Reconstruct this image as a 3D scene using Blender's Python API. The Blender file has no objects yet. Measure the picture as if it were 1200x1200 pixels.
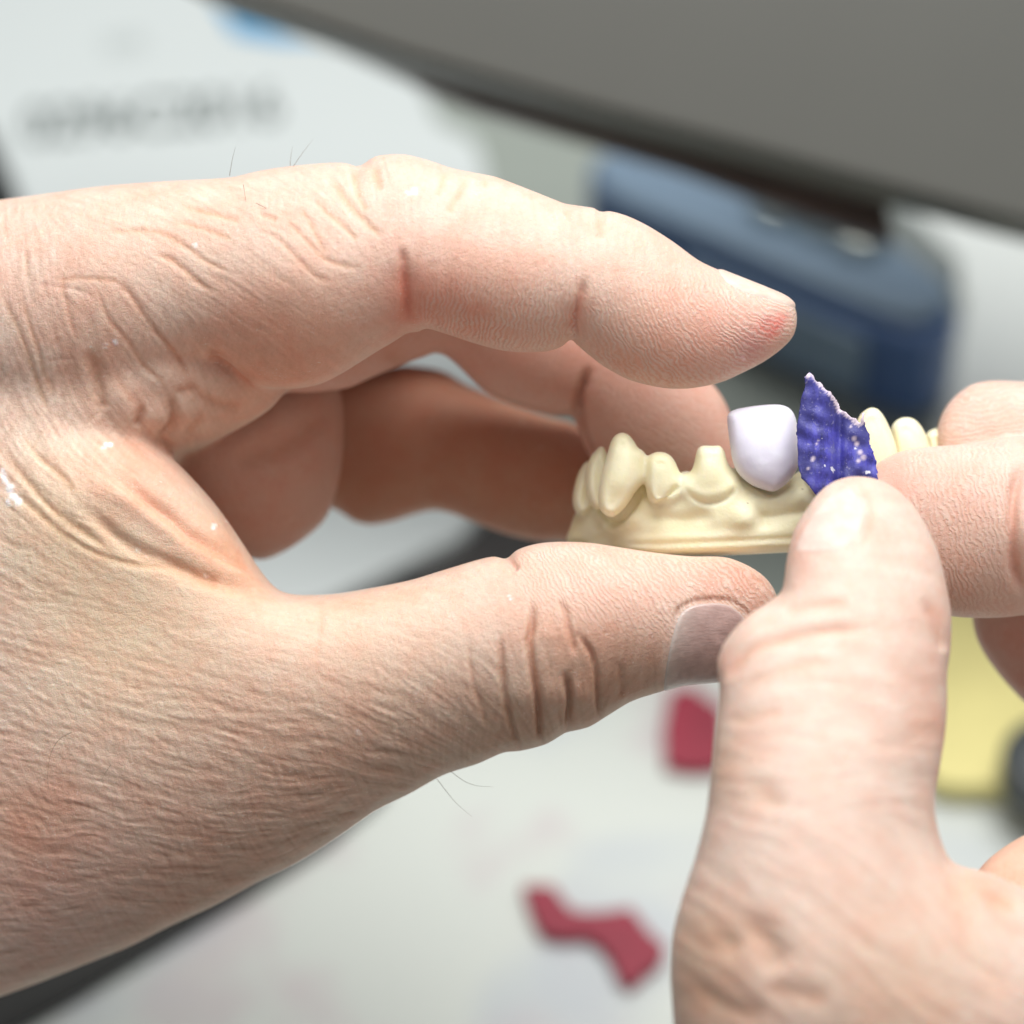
import bpy, math, time
import numpy as np
T0 = time.time()
SC = bpy.context.scene
COL = SC.collection
F32 = np.float32

# ---------------------------------------------------------------- frame of reference
# Everything is modelled in centimetres with x right, y away, z up, the point between the
# hands at the origin and the eye 40 cm in front of it; to_world() then tips the whole place
# by the pitch of the view so that the bench lies level, and turns centimetres into metres.
DIST = 40.0
PITCH = math.radians(50)
DROP = 46.0                                      # eye height above the bench, cm
CP, SP = math.cos(PITCH), math.sin(PITCH)

def to_world(v):
    v = np.asarray(v, dtype=np.float64).reshape(-1, 3)
    x, y, z = v[:, 0], v[:, 1] + DIST, v[:, 2]
    return np.stack([x, y * CP + z * SP, DROP - y * SP + z * CP], 1) * 0.01

def from_world(w):
    w = np.asarray(w, dtype=np.float64).reshape(-1, 3) * 100
    x, a, b = w[:, 0], w[:, 1], w[:, 2] - DROP
    return np.stack([x, a * CP - b * SP - DIST, a * SP + b * CP], 1)

def table_xy(px, py, h=0.0):
    """bench point (world cm) seen at a place of the photograph, at height h over the bench"""
    dx, dz = (px - 600) / 100, (600 - py) / 100
    d = np.array([dx, DIST * CP + dz * SP, -DIST * SP + dz * CP])
    s = (DROP - h) / -d[2]
    return d[0] * s, d[1] * s

# ---------------------------------------------------------------- 2-D outline tools
def spline(pts, sub=6, closed=True):
    P = np.array(pts, dtype=np.float64)
    n = len(P); out = []
    rng_ = range(n) if closed else range(n - 1)
    for i in rng_:
        if closed: p0, p1, p2, p3 = P[i - 1], P[i], P[(i + 1) % n], P[(i + 2) % n]
        else: p0, p1, p2, p3 = P[max(i - 1, 0)], P[i], P[i + 1], P[min(i + 2, n - 1)]
        l1 = max(np.linalg.norm(p2 - p1), 1e-6)
        m1 = (p2 - p0) / max(np.linalg.norm(p2 - p0), 1e-6) * l1 * .9
        m2 = (p3 - p1) / max(np.linalg.norm(p3 - p1), 1e-6) * l1 * .9
        for t in np.arange(sub) / sub:
            out.append((2*t**3-3*t**2+1)*p1 + (t**3-2*t**2+t)*m1 + (-2*t**3+3*t**2)*p2 + (t**3-t**2)*m2)
    if not closed: out.append(P[-1])
    return np.array(out)

def inside(poly, X, Z):
    r = np.zeros(X.shape, bool)
    q = np.roll(poly, -1, 0)
    for (x1, y1), (x2, y2) in zip(poly, q):
        if y1 == y2: continue
        lo, hi = min(y1, y2), max(y1, y2)
        i0, i1 = np.searchsorted(Z[:, 0], [lo, hi])
        if i1 <= i0: continue
        yy = Z[i0:i1, :1]
        xc = x1 + (yy - y1) / (y2 - y1) * (x2 - x1)
        r[i0:i1] ^= X[i0:i1] < xc
    return r

def seg_dist2(px, py, a, b):
    d = b - a; L = max(d @ d, 1e-9)
    t = np.clip(((px - a[0]) * d[0] + (py - a[1]) * d[1]) / L, 0, 1)
    return (px - a[0] - t * d[0]) ** 2 + (py - a[1] - t * d[1]) ** 2, t

def signed_band(poly, xs, zs, band):
    """signed distance (positive inside) to a closed outline, exact within band"""
    X, Z = np.meshgrid(xs, zs)
    D2 = np.full(X.shape, band * band, dtype=np.float64)
    q = np.roll(poly, -1, 0)
    for a, b in zip(poly, q):
        i0, i1 = np.searchsorted(zs, [min(a[1], b[1]) - band, max(a[1], b[1]) + band])
        j0, j1 = np.searchsorted(xs, [min(a[0], b[0]) - band, max(a[0], b[0]) + band])
        if i1 <= i0 or j1 <= j0: continue
        d2, _ = seg_dist2(X[i0:i1, j0:j1], Z[i0:i1, j0:j1], a, b)
        np.minimum(D2[i0:i1, j0:j1], d2, out=D2[i0:i1, j0:j1])
    D = np.sqrt(D2)
    return np.where(inside(poly, X, Z), D, -D)

def blur(A, s):
    n = int(3 * s) + 1
    k = np.exp(-.5 * (np.arange(-n, n + 1) / s) ** 2); k /= k.sum()
    P = np.pad(A, ((n, n), (0, 0)), mode='edge')
    out = sum(k[i] * P[i:i + A.shape[0]] for i in range(2 * n + 1))
    P = np.pad(out, ((0, 0), (n, n)), mode='edge')
    return sum(k[i] * P[:, i:i + A.shape[1]] for i in range(2 * n + 1))

def fft_blur(A, s):
    fy = np.fft.fftfreq(A.shape[0])[:, None]; fx = np.fft.rfftfreq(A.shape[1])[None]
    return np.fft.irfft2(np.fft.rfft2(A) * np.exp(-2 * (np.pi * s) ** 2 * (fx * fx + fy * fy)), A.shape)

def poisson(mask, h, k):
    """u with  lap u - k u = -2  inside the mask, 0 outside (grid step h in cm)"""
    m = mask.astype(np.float64)
    def A(u):
        l = 4 * u - np.roll(u, 1, 0) - np.roll(u, -1, 0) - np.roll(u, 1, 1) - np.roll(u, -1, 1)
        return (l / (h * h) + k * u) * m
    b = 2 * m; u = np.zeros_like(m); r = b.copy(); p = r.copy(); rs = (r * r).sum(); r0 = rs
    for it in range(1500):
        Ap = A(p); al = rs / (p * Ap).sum()
        u += al * p; r -= al * Ap
        rn = (r * r).sum()
        if rn < r0 * 1e-7: break
        p = r + rn / rs * p; rs = rn
    return u

def smooth_field(ctrl, X, Y, eps=60.0):
    """smooth interpolation of (x, y, value) control points"""
    C = np.array(ctrl, dtype=np.float64)
    if len(C) == 1: return np.full(np.shape(X), C[0, 2])
    r = np.sqrt(((C[:, None, :2] - C[None, :, :2]) ** 2).sum(-1) + eps * eps) / 100
    n = len(C)
    M = np.zeros((n + 1, n + 1)); M[:n, :n] = r + np.eye(n) * .02; M[:n, n] = 1; M[n, :n] = 1
    w = np.linalg.solve(M, np.append(C[:, 2], 0))
    out = np.full(np.shape(X), w[n])
    for i in range(n):
        out += w[i] * np.sqrt((X - C[i, 0]) ** 2 + (Y - C[i, 1]) ** 2 + eps * eps) / 100
    return out

STEP = 3.0
class Layer:
    """one limb of a soft body: an outline, rounded to a full volume about its own depth"""
    def __init__(s, pts, ctrl, k=.1, scale=1.0, blend=.15, sub=6, pw=1.0, cap=None):
        s.poly = spline(pts, sub)
        s.blend, s.scale = blend, scale
        pad = 80
        x0, z0 = s.poly.min(0) - pad; x1, z1 = s.poly.max(0) + pad
        s.xs = np.arange(x0, x1 + STEP, STEP); s.zs = np.arange(z0, z1 + STEP, STEP)
        D = signed_band(s.poly, s.xs, s.zs, 60.0) / 100
        u = poisson(D > 0, STEP / 100, k)
        # exact zero level: near the outline use  distance * slope
        near = (D > .03) & (D < .12)
        w = near.astype(np.float64)
        q = np.where(near, u / np.maximum(D, .01), 0)
        for sg in (3, 8, 20):
            bw = blur(w, sg); bq = blur(q, sg)
            qq = bq / np.maximum(bw, 1e-12)
            q_s = qq if sg == 3 else np.where(ok, q_s, qq)
            ok = (bw > 1e-3) if sg == 3 else (ok | (bw > 1e-3))
        q_s = np.clip(q_s, .4, 4)
        t = np.clip((D - .04) / .1, 0, 1); t = t * t * (3 - 2 * t)
        U = np.where(D > 0, t * u + (1 - t) * D * q_s, D * q_s) * scale
        s.U = U; s.D = D
        X, Z = np.meshgrid(s.xs, s.zs)
        s.C = smooth_field(ctrl, X, Z)
        s.Ux, s.Uz = np.gradient(U, STEP / 100, axis=1), np.gradient(U, STEP / 100, axis=0)
        s.Cx, s.Cz = np.gradient(s.C, STEP / 100, axis=1), np.gradient(s.C, STEP / 100, axis=0)
    def sample(s, px, pz):
        fx = np.clip((px - s.xs[0]) / STEP, 0, len(s.xs) - 1.001); fz = np.clip((pz - s.zs[0]) / STEP, 0, len(s.zs) - 1.001)
        i = fz.astype(np.int32); j = fx.astype(np.int32); a = (fz - i).astype(F32); b = (fx - j).astype(F32)
        w00, w01, w10, w11 = (1-a)*(1-b), (1-a)*b, a*(1-b), a*b
        res = []
        for A in (s.U, s.C, s.Ux, s.Uz, s.Cx, s.Cz, s.D):
            A = A.astype(F32)
            res.append(A[i, j]*w00 + A[i, j+1]*w01 + A[i+1, j]*w10 + A[i+1, j+1]*w11)
        return res
    def dist(s, px, pz, y, sc):
        U, C, Ux, Uz, Cx, Cz, D = s.sample(px, pz)
        dy = y / sc - C
        g = dy * dy - U
        gr = np.sqrt(4 * dy * dy + (Ux + 2*dy*Cx) ** 2 + (Uz + 2*dy*Cz) ** 2 + .02)
        return (np.maximum(g / gr, -.97 * D) * sc).astype(F32)

def smin(a, b, k):
    if k <= 0: return np.minimum(a, b)
    h = np.clip(.5 + .5 * (b - a) / k, 0, 1)
    return b * (1 - h) + a * h - k * h * (1 - h)

def grid_field(box, vox, layers, extra=None):
    (x0, x1), (y0, y1), (z0, z1) = box
    xs = np.arange(x0, x1, vox, dtype=F32); ys = np.arange(y0, y1, vox, dtype=F32); zs = np.arange(z0, z1, vox, dtype=F32)
    Fd = np.full((len(xs), len(ys), len(zs)), 5., F32)
    for L in layers:
        lo = L.poly.min(0) - 40; hi = L.poly.max(0) + 40
        r = 1.3
        ymin = (L.C.min() - math.sqrt(L.U.max())) ; ymax = (L.C.max() + math.sqrt(L.U.max()))
        smin_, smax_ = (DIST + min(ymin, 0) * r) / DIST, (DIST + max(ymax, 0) * r) / DIST
        cx = [(lo[0]-600)/100, (hi[0]-600)/100]; cz = [(600-hi[1])/100, (600-lo[1])/100]
        xa = min(cx[0]*smin_, cx[0]*smax_); xb = max(cx[1]*smin_, cx[1]*smax_)
        za = min(cz[0]*smin_, cz[0]*smax_); zb = max(cz[1]*smin_, cz[1]*smax_)
        i0, i1 = np.searchsorted(xs, [xa, xb]); k0, k1 = np.searchsorted(zs, [za, zb])
        j0, j1 = np.searchsorted(ys, [ymin*r - .5, ymax*r + .5])
        if i1 <= i0 or k1 <= k0 or j1 <= j0: continue
        for j in range(j0, j1):
            sc = (DIST + ys[j]) / DIST
            px = 600 + 100 * xs[i0:i1, None] / sc + 0 * zs[None, k0:k1]
            pz = 600 - 100 * zs[None, k0:k1] / sc + 0 * xs[i0:i1, None]
            d = L.dist(px, pz, ys[j], F32(sc))
            S = Fd[i0:i1, j, k0:k1]
            Fd[i0:i1, j, k0:k1] = smin(S, d, L.blend)
    if extra is not None: Fd = extra(Fd, xs, ys, zs)
    # close the volume at the box
    Fd[0] = Fd[-1] = np.maximum(Fd[0], .02); Fd[:, 0] = np.maximum(Fd[:, 0], .02); Fd[:, -1] = np.maximum(Fd[:, -1], .02)
    Fd[0] = np.maximum(Fd[0], .02); Fd[-1] = np.maximum(Fd[-1], .02)
    Fd[:, :, 0] = np.maximum(Fd[:, :, 0], .02); Fd[:, :, -1] = np.maximum(Fd[:, :, -1], .02)
    return Fd, (x0, y0, z0)

def surface_nets(Fd, org, vox):
    ins = Fd < 0
    nx, ny, nz = Fd.shape
    cnt = np.zeros((nx-1, ny-1, nz-1), np.int8)
    for a in (0, 1):
        for b in (0, 1):
            for c in (0, 1):
                cnt += ins[a:nx-1+a, b:ny-1+b, c:nz-1+c]
    act = (cnt > 0) & (cnt < 8)
    idx = np.full(act.shape, -1, np.int32)
    I, J, K = np.nonzero(act); n = len(I)
    idx[I, J, K] = np.arange(n, dtype=np.int32)
    corners = [(a, b, c) for a in (0, 1) for b in (0, 1) for c in (0, 1)]
    val = {co: Fd[I+co[0], J+co[1], K+co[2]] for co in corners}
    acc = np.zeros((n, 3)); num = np.zeros(n)
    for p in corners:
        for ax in range(3):
            if p[ax]: continue
            q = list(p); q[ax] = 1; q = tuple(q)
            v0, v1 = val[p], val[q]
            cr = (v0 < 0) != (v1 < 0)
            t = np.where(cr, v0 / np.where(cr, v0 - v1, 1), 0)
            for d in range(3):
                acc[:, d] += np.where(cr, p[d] + (t if d == ax else 0), 0)
            num += cr
    V = (acc / num[:, None] + np.stack([I, J, K], 1)) * vox + np.array(org)
    quads = []
    for ax in range(3):
        sl0 = [slice(None)] * 3; sl1 = [slice(None)] * 3
        sl0[ax] = slice(0, -1); sl1[ax] = slice(1, None)
        cr = ins[tuple(sl0)] != ins[tuple(sl1)]
        o = [(1, 2), (2, 0), (0, 1)][ax]
        A = np.nonzero(cr)
        keep = (A[o[0]] > 0) & (A[o[1]] > 0) & (A[o[0]] < Fd.shape[o[0]] - 1) & (A[o[1]] < Fd.shape[o[1]] - 1)
        A = [a[keep] for a in A]
        def cell(du, dv):
            B = [a.copy() for a in A]; B[o[0]] -= du; B[o[1]] -= dv
            return idx[B[0], B[1], B[2]]
        q = np.stack([cell(0, 0), cell(1, 0), cell(1, 1), cell(0, 1)], 1)
        first_in = ins[A[0], A[1], A[2]]
        q[~first_in] = q[~first_in][:, ::-1]
        quads.append(q)
    Q = np.concatenate(quads)
    Q = Q[(Q >= 0).all(1)]
    return V, Q

def smooth_verts(V, Q, n=2, lam=.5):
    a = np.concatenate([Q[:, i] for i in range(4)] + [Q[:, (i+1) % 4] for i in range(4)])
    b = np.concatenate([Q[:, (i+1) % 4] for i in range(4)] + [Q[:, i] for i in range(4)])
    deg = np.bincount(a, minlength=len(V)).astype(float)
    for _ in range(n):
        for l in (lam, -lam * 1.03):
            m = np.stack([np.bincount(a, V[b, d], minlength=len(V)) for d in range(3)], 1) / np.maximum(deg, 1)[:, None]
            V = V + l * (m - V)
    return V

def mesh_from(name, V, Q, smooth=True):
    me = bpy.data.meshes.new(name)
    Q = np.asarray(Q, np.int32); n = Q.shape[1]
    me.vertices.add(len(V)); me.vertices.foreach_set('co', np.asarray(V, F32).ravel())
    me.loops.add(Q.size); me.loops.foreach_set('vertex_index', Q.ravel())
    me.polygons.add(len(Q)); me.polygons.foreach_set('loop_start', np.arange(0, Q.size, n, dtype=np.int32))
    me.update(calc_edges=True)
    if smooth: me.polygons.foreach_set('use_smooth', np.ones(len(Q), bool))
    return me

def subdivide(V, Q, levels=1):
    """each quad into four, then relaxed so that no facet of the first grid is left"""
    for _ in range(levels):
        n = len(V)
        a = Q.ravel(); b = np.roll(Q, -1, 1).ravel()
        lo, hi = np.minimum(a, b).astype(np.int64), np.maximum(a, b).astype(np.int64)
        ukey, first, inv = np.unique(lo * n + hi, return_index=True, return_inverse=True)
        ev = .5 * (V[lo[first]] + V[hi[first]])
        fv = V[Q].mean(1)
        e = (n + inv).reshape(-1, 4); f = n + len(ev) + np.arange(len(Q))
        Q = np.concatenate([np.stack([Q[:, i], e[:, i], f, e[:, i-1]], 1) for i in range(4)])
        V = smooth_verts(np.concatenate([V, ev, fv]), Q, 2)
    return V, Q

def vnormals(V, Q):
    e1 = V[Q[:, 2]] - V[Q[:, 0]]; e2 = V[Q[:, 3]] - V[Q[:, 1]]
    fn = np.cross(e1, e2)
    N = np.zeros_like(V)
    for d in range(3):
        N[:, d] = sum(np.bincount(Q[:, i], fn[:, d], minlength=len(V)) for i in range(4))
    return N / np.maximum(np.linalg.norm(N, axis=1), 1e-12)[:, None]

def project(V):
    sc = (DIST + V[:, 1]) / DIST
    return 600 + 100 * V[:, 0] / sc, 600 - 100 * V[:, 2] / sc

def put_attr(me, name, arr, kind):
    at = me.attributes.new(name, kind, 'POINT')
    at.data.foreach_set({'FLOAT': 'value', 'FLOAT_VECTOR': 'vector', 'FLOAT_COLOR': 'color'}[kind], np.asarray(arr, F32).ravel())

def new_obj(name, V, Q, mat=None, parent=None, world=True, smooth=True):
    me = mesh_from(name, to_world(V) if world else V, Q, smooth)
    ob = bpy.data.objects.new(name, me); COL.objects.link(ob)
    if mat: me.materials.append(mat)
    if parent: ob.parent = parent
    return ob

def tag(o, label=None, cat=None, group=None, kind=None):
    if label: o['label'] = label
    if cat: o['category'] = cat
    if group: o['group'] = group
    if kind: o['kind'] = kind
    return o

# ---------------------------------------------------------------- skin relief
class Relief:
    def __init__(s, V, N):
        s.px, s.pz = project(V); s.N = N
        n = len(V)
        s.h = np.zeros(n); s.col = np.ones((n, 3))
        s.gain = 1.0
        s.order = np.argsort(s.px); s.sx = s.px[s.order]
    def near(s, x0, x1, z0, z1):
        i, j = np.searchsorted(s.sx, [x0, x1]); id_ = s.order[i:j]
        return id_[(s.pz[id_] > z0) & (s.pz[id_] < z1)]
    def stroke(s, pts, w, d, mask, col=None, cw=None):
        P = spline(pts, 4, closed=False) if len(pts) > 2 else np.array(pts, float)
        r = 3.2 * max(w, cw or 0)
        id_ = s.near(P[:, 0].min()-r, P[:, 0].max()+r, P[:, 1].min()-r, P[:, 1].max()+r)
        id_ = id_[mask[id_] > 0]
        if not len(id_): return
        x, z = s.px[id_], s.pz[id_]
        best = np.full(len(id_), 1e9); tt = np.zeros(len(id_)); L = len(P) - 1
        for k in range(L):
            d2, t = seg_dist2(x, z, P[k], P[k+1])
            m = d2 < best; best[m] = d2[m]; tt[m] = (k + t[m]) / L
        Lp = np.hypot(*np.diff(P, axis=0).T).sum(); tp = np.clip(np.minimum(tt * min(3.5, Lp / (3.4 * w)), (1 - tt) * min(6, Lp / (2 * w))), 0, 1); taper = tp * tp * (3 - 2 * tp)
        g = np.exp(-.5 * best / (w * w)) * taper * mask[id_]
        s.h[id_] += d * g * s.gain
        if col is not None:
            gc = (np.exp(-.5 * best / ((.75 * (cw or w)) ** 2)) * taper * mask[id_])[:, None]
            s.col[id_] *= 1 + gc * .55 * (np.array(col) - 1)
    def blob(s, x, z, r, d, mask, col=None):
        id_ = s.near(x-3*r, x+3*r, z-3*r, z+3*r)
        g = np.exp(-.5 * ((s.px[id_]-x)**2 + (s.pz[id_]-z)**2) / (r*r)) * mask[id_]
        s.h[id_] += d * g
        if col is not None: s.col[id_] *= 1 + g[:, None] * (np.array(col) - 1)

def lic(streams, W, H, x0, z0, sig, length, seed, step=1.0, reach=50, turn=0.0):
    """streaks of relief that follow drawn lines of the skin; one sample per unit"""
    cx = np.zeros((H // 8 + 2, W // 8 + 2)); cy = cx.copy(); cw = cx.copy() + 1e-9
    gx, gz = np.meshgrid(x0 + np.arange(cx.shape[1]) * 8., z0 + np.arange(cx.shape[0]) * 8.)
    for st in streams:
        P = spline(st, 5, closed=False)
        D = np.diff(P, axis=0); M = (P[1:] + P[:-1]) / 2; A = 2 * np.arctan2(D[:, 1], D[:, 0]); L = np.hypot(D[:, 0], D[:, 1])
        for (mx, mz), a, l in zip(M, A, L):
            g = l * (np.exp(-.5 * ((gx-mx)**2 + (gz-mz)**2) / reach**2) + 1e-5 / (1 + ((gx-mx)**2+(gz-mz)**2) / 1e4))
            cx += g * np.cos(a); cy += g * np.sin(a); cw += g
    ang = np.arctan2(cy, cx) / 2
    c2, s2 = np.cos(2*ang), np.sin(2*ang)
    def up(A):
        zi = np.arange(H) / 8.; xi = np.arange(W) / 8.
        i = zi.astype(int); j = xi.astype(int); a = (zi - i)[:, None]; b = (xi - j)[None]
        return A[np.ix_(i, j)]*(1-a)*(1-b) + A[np.ix_(i, j+1)]*(1-a)*b + A[np.ix_(i+1, j)]*a*(1-b) + A[np.ix_(i+1, j+1)]*a*b
    ang = np.arctan2(up(s2), up(c2)) / 2
    rs = np.random.RandomState(seed)
    # wobble, so that lines branch and cross a little
    wob = fft_blur(rs.randn(H, W), 14); ang = ang + wob / wob.std() * .13 + turn
    dx, dz = np.cos(ang), np.sin(ang)
    nz = fft_blur(rs.randn(H, W), sig)
    out = nz.copy(); Z0, X0 = np.mgrid[0:H, 0:W].astype(np.float64)
    for sgn in (1, -1):
        X, Z = X0.copy(), Z0.copy(); px, pz = dx * sgn, dz * sgn
        for k in range(length):
            X += px * step; Z += pz * step
            i = np.clip(Z, 0, H-1).astype(np.int32); j = np.clip(X, 0, W-1).astype(np.int32)
            vx, vz = dx[i, j], dz[i, j]
            fl = np.where(vx * px + vz * pz < 0, -1, 1); px, pz = vx * fl, vz * fl
            out += nz[i, j] * (1 - (k / length) ** 2)
    out -= fft_blur(out, sig * 6)
    return out / out.std()

def grid_sample(A, x, z):
    x = np.clip(x, 0, A.shape[1] - 1.01); z = np.clip(z, 0, A.shape[0] - 1.01)
    i = z.astype(int); j = x.astype(int); a = z - i; b = x - j
    return A[i, j]*(1-a)*(1-b) + A[i, j+1]*(1-a)*b + A[i+1, j]*a*(1-b) + A[i+1, j+1]*a*b

# ---------------------------------------------------------------- materials
def new_mat(name):
    m = bpy.data.materials.new(name); m.use_nodes = True
    nt = m.node_tree; b = nt.nodes['Principled BSDF']
    return m, nt, b

def N(nt, t, **kw):
    n = nt.nodes.new(t)
    for k, v in kw.items():
        if k in n.inputs: n.inputs[k].default_value = v
        else: setattr(n, k, v)
    return n

def mix_rgb(nt, fac, a, b, mode='MIX'):
    m = N(nt, 'ShaderNodeMix', data_type='RGBA', blend_type=mode)
    for sock, v in ((m.inputs[0], fac), (m.inputs[6], a), (m.inputs[7], b)):
        if hasattr(v, 'links'): nt.links.new(v, sock)
        else: sock.default_value = v if not isinstance(v, tuple) or len(v) == 4 else (*v, 1)
    return m.outputs[2]

def ramp(nt, fac, stops):
    r = N(nt, 'ShaderNodeValToRGB'); nt.links.new(fac, r.inputs[0])
    while len(r.color_ramp.elements) < len(stops): r.color_ramp.elements.new(.5)
    for e, (p, c) in zip(r.color_ramp.elements, stops): e.position = p; e.color = c if len(c) == 4 else (*c, 1)
    return r.outputs[0]

def noise(nt, scale, detail=3, rough=.55, vec=None, dist=0):
    n = N(nt, 'ShaderNodeTexNoise', Scale=scale, Detail=detail, Roughness=rough, Distortion=dist)
    if vec is None:
        tc = nt.nodes.get('tc') or N(nt, 'ShaderNodeTexCoord', name='tc'); vec = tc.outputs['Object']
    nt.links.new(vec, n.inputs['Vector'])
    return n.outputs['Fac']

def math_n(nt, op, a, b=0, c=0):
    m = N(nt, 'ShaderNodeMath', operation=op)
    for s_, v in zip(m.inputs, (a, b, c)):
        if hasattr(v, 'links'): nt.links.new(v, s_)
        else: s_.default_value = v
    return m.outputs[0]

def bump(nt, h, dist, strength=1.0, prev=None):
    b = N(nt, 'ShaderNodeBump', Strength=strength, Distance=dist)
    nt.links.new(h, b.inputs['Height'])
    if prev is not None: nt.links.new(prev, b.inputs['Normal'])
    return b.outputs[0]

def simple_mat(name, col, rough=.5, spec=.5, metal=0., var=.08, scale=60, bmp=0., coat=0.):
    m, nt, b = new_mat(name)
    n = noise(nt, scale, 4)
    lo = tuple(c * (1 - var) for c in col); hi = tuple(min(1, c * (1 + var)) for c in col)
    nt.links.new(ramp(nt, n, [(.3, lo), (.7, hi)]), b.inputs['Base Color'])
    b.inputs['Roughness'].default_value = rough; b.inputs['Specular IOR Level'].default_value = spec
    b.inputs['Metallic'].default_value = metal; b.inputs['Coat Weight'].default_value = coat
    if bmp: nt.links.new(bump(nt, noise(nt, scale * 12, 4), bmp), b.inputs['Normal'])
    return m

def skin_mat(name, sss=.25):
    m, nt, b = new_mat(name)
    at = N(nt, 'ShaderNodeAttribute', attribute_name='skin_tone')
    n1 = noise(nt, 260, 4, .6); n2 = noise(nt, 1500, 3, .6)
    c = mix_rgb(nt, ramp(nt, n1, [(.38, (0, 0, 0)), (.66, (.8, .8, .8))]), at.outputs['Color'], (1.0, .85, .81, 1), 'MULTIPLY')
    c = mix_rgb(nt, ramp(nt, n2, [(.45, (0, 0, 0)), (.75, (.35, .35, .35))]), c, (.86, .80, .76, 1), 'MULTIPLY')
    rg = N(nt, 'ShaderNodeAttribute', attribute_name='ridges')
    sp = N(nt, 'ShaderNodeSeparateXYZ'); nt.links.new(rg.outputs['Vector'], sp.inputs[0])
    ph = math_n(nt, 'ADD', sp.outputs[0], math_n(nt, 'MULTIPLY', noise(nt, 420, 2), 3.5))
    ph = math_n(nt, 'ADD', ph, math_n(nt, 'MULTIPLY', noise(nt, 2600, 2), .9))
    wave = math_n(nt, 'SINE', math_n(nt, 'MULTIPLY', ph, 6.28318))
    wave = math_n(nt, 'MULTIPLY', math_n(nt, 'ADD', wave, 1), .5)
    patch = ramp(nt, noise(nt, 330, 3), [(.3, (.25, .25, .25)), (.6, (1, 1, 1))])
    wm = math_n(nt, 'MULTIPLY', math_n(nt, 'MULTIPLY', wave, sp.outputs[1]), patch)
    c = mix_rgb(nt, math_n(nt, 'MULTIPLY', wm, .5), c, (.80, .66, .57, 1))
    # dry flecks
    fl = N(nt, 'ShaderNodeTexVoronoi', Scale=1900, feature='DISTANCE_TO_EDGE')
    nt.links.new(nt.nodes['tc'].outputs['Object'], fl.inputs['Vector'])
    f1 = noise(nt, 3200, 2, .7); fm = noise(nt, 300, 2)
    fk = math_n(nt, 'MULTIPLY', ramp(nt, f1, [(.63, (0, 0, 0)), (.70, (1, 1, 1))]), ramp(nt, fm, [(.45, (0, 0, 0)), (.65, (.6, .6, .6))]))
    c = mix_rgb(nt, fk, c, (.85, .78, .70, 1))
    nt.links.new(c, b.inputs['Base Color'])
    b.inputs['Roughness'].default_value = .52
    b.inputs['Specular IOR Level'].default_value = .38
    b.inputs['Subsurface Weight'].default_value = sss
    b.inputs['Subsurface Radius'].default_value = (1, .32, .16)
    b.inputs['Subsurface Scale'].default_value = .0035
    nb = bump(nt, noise(nt, 1300, 6, .7), .00022, .8)
    nb = bump(nt, ramp(nt, fl.outputs['Distance'], [(0, (0, 0, 0)), (.12, (1, 1, 1))]), .00003, .5, nb)
    nb = bump(nt, wm, .00009, .7, nb)
    nt.links.new(nb, b.inputs['Normal'])
    return m
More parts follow.
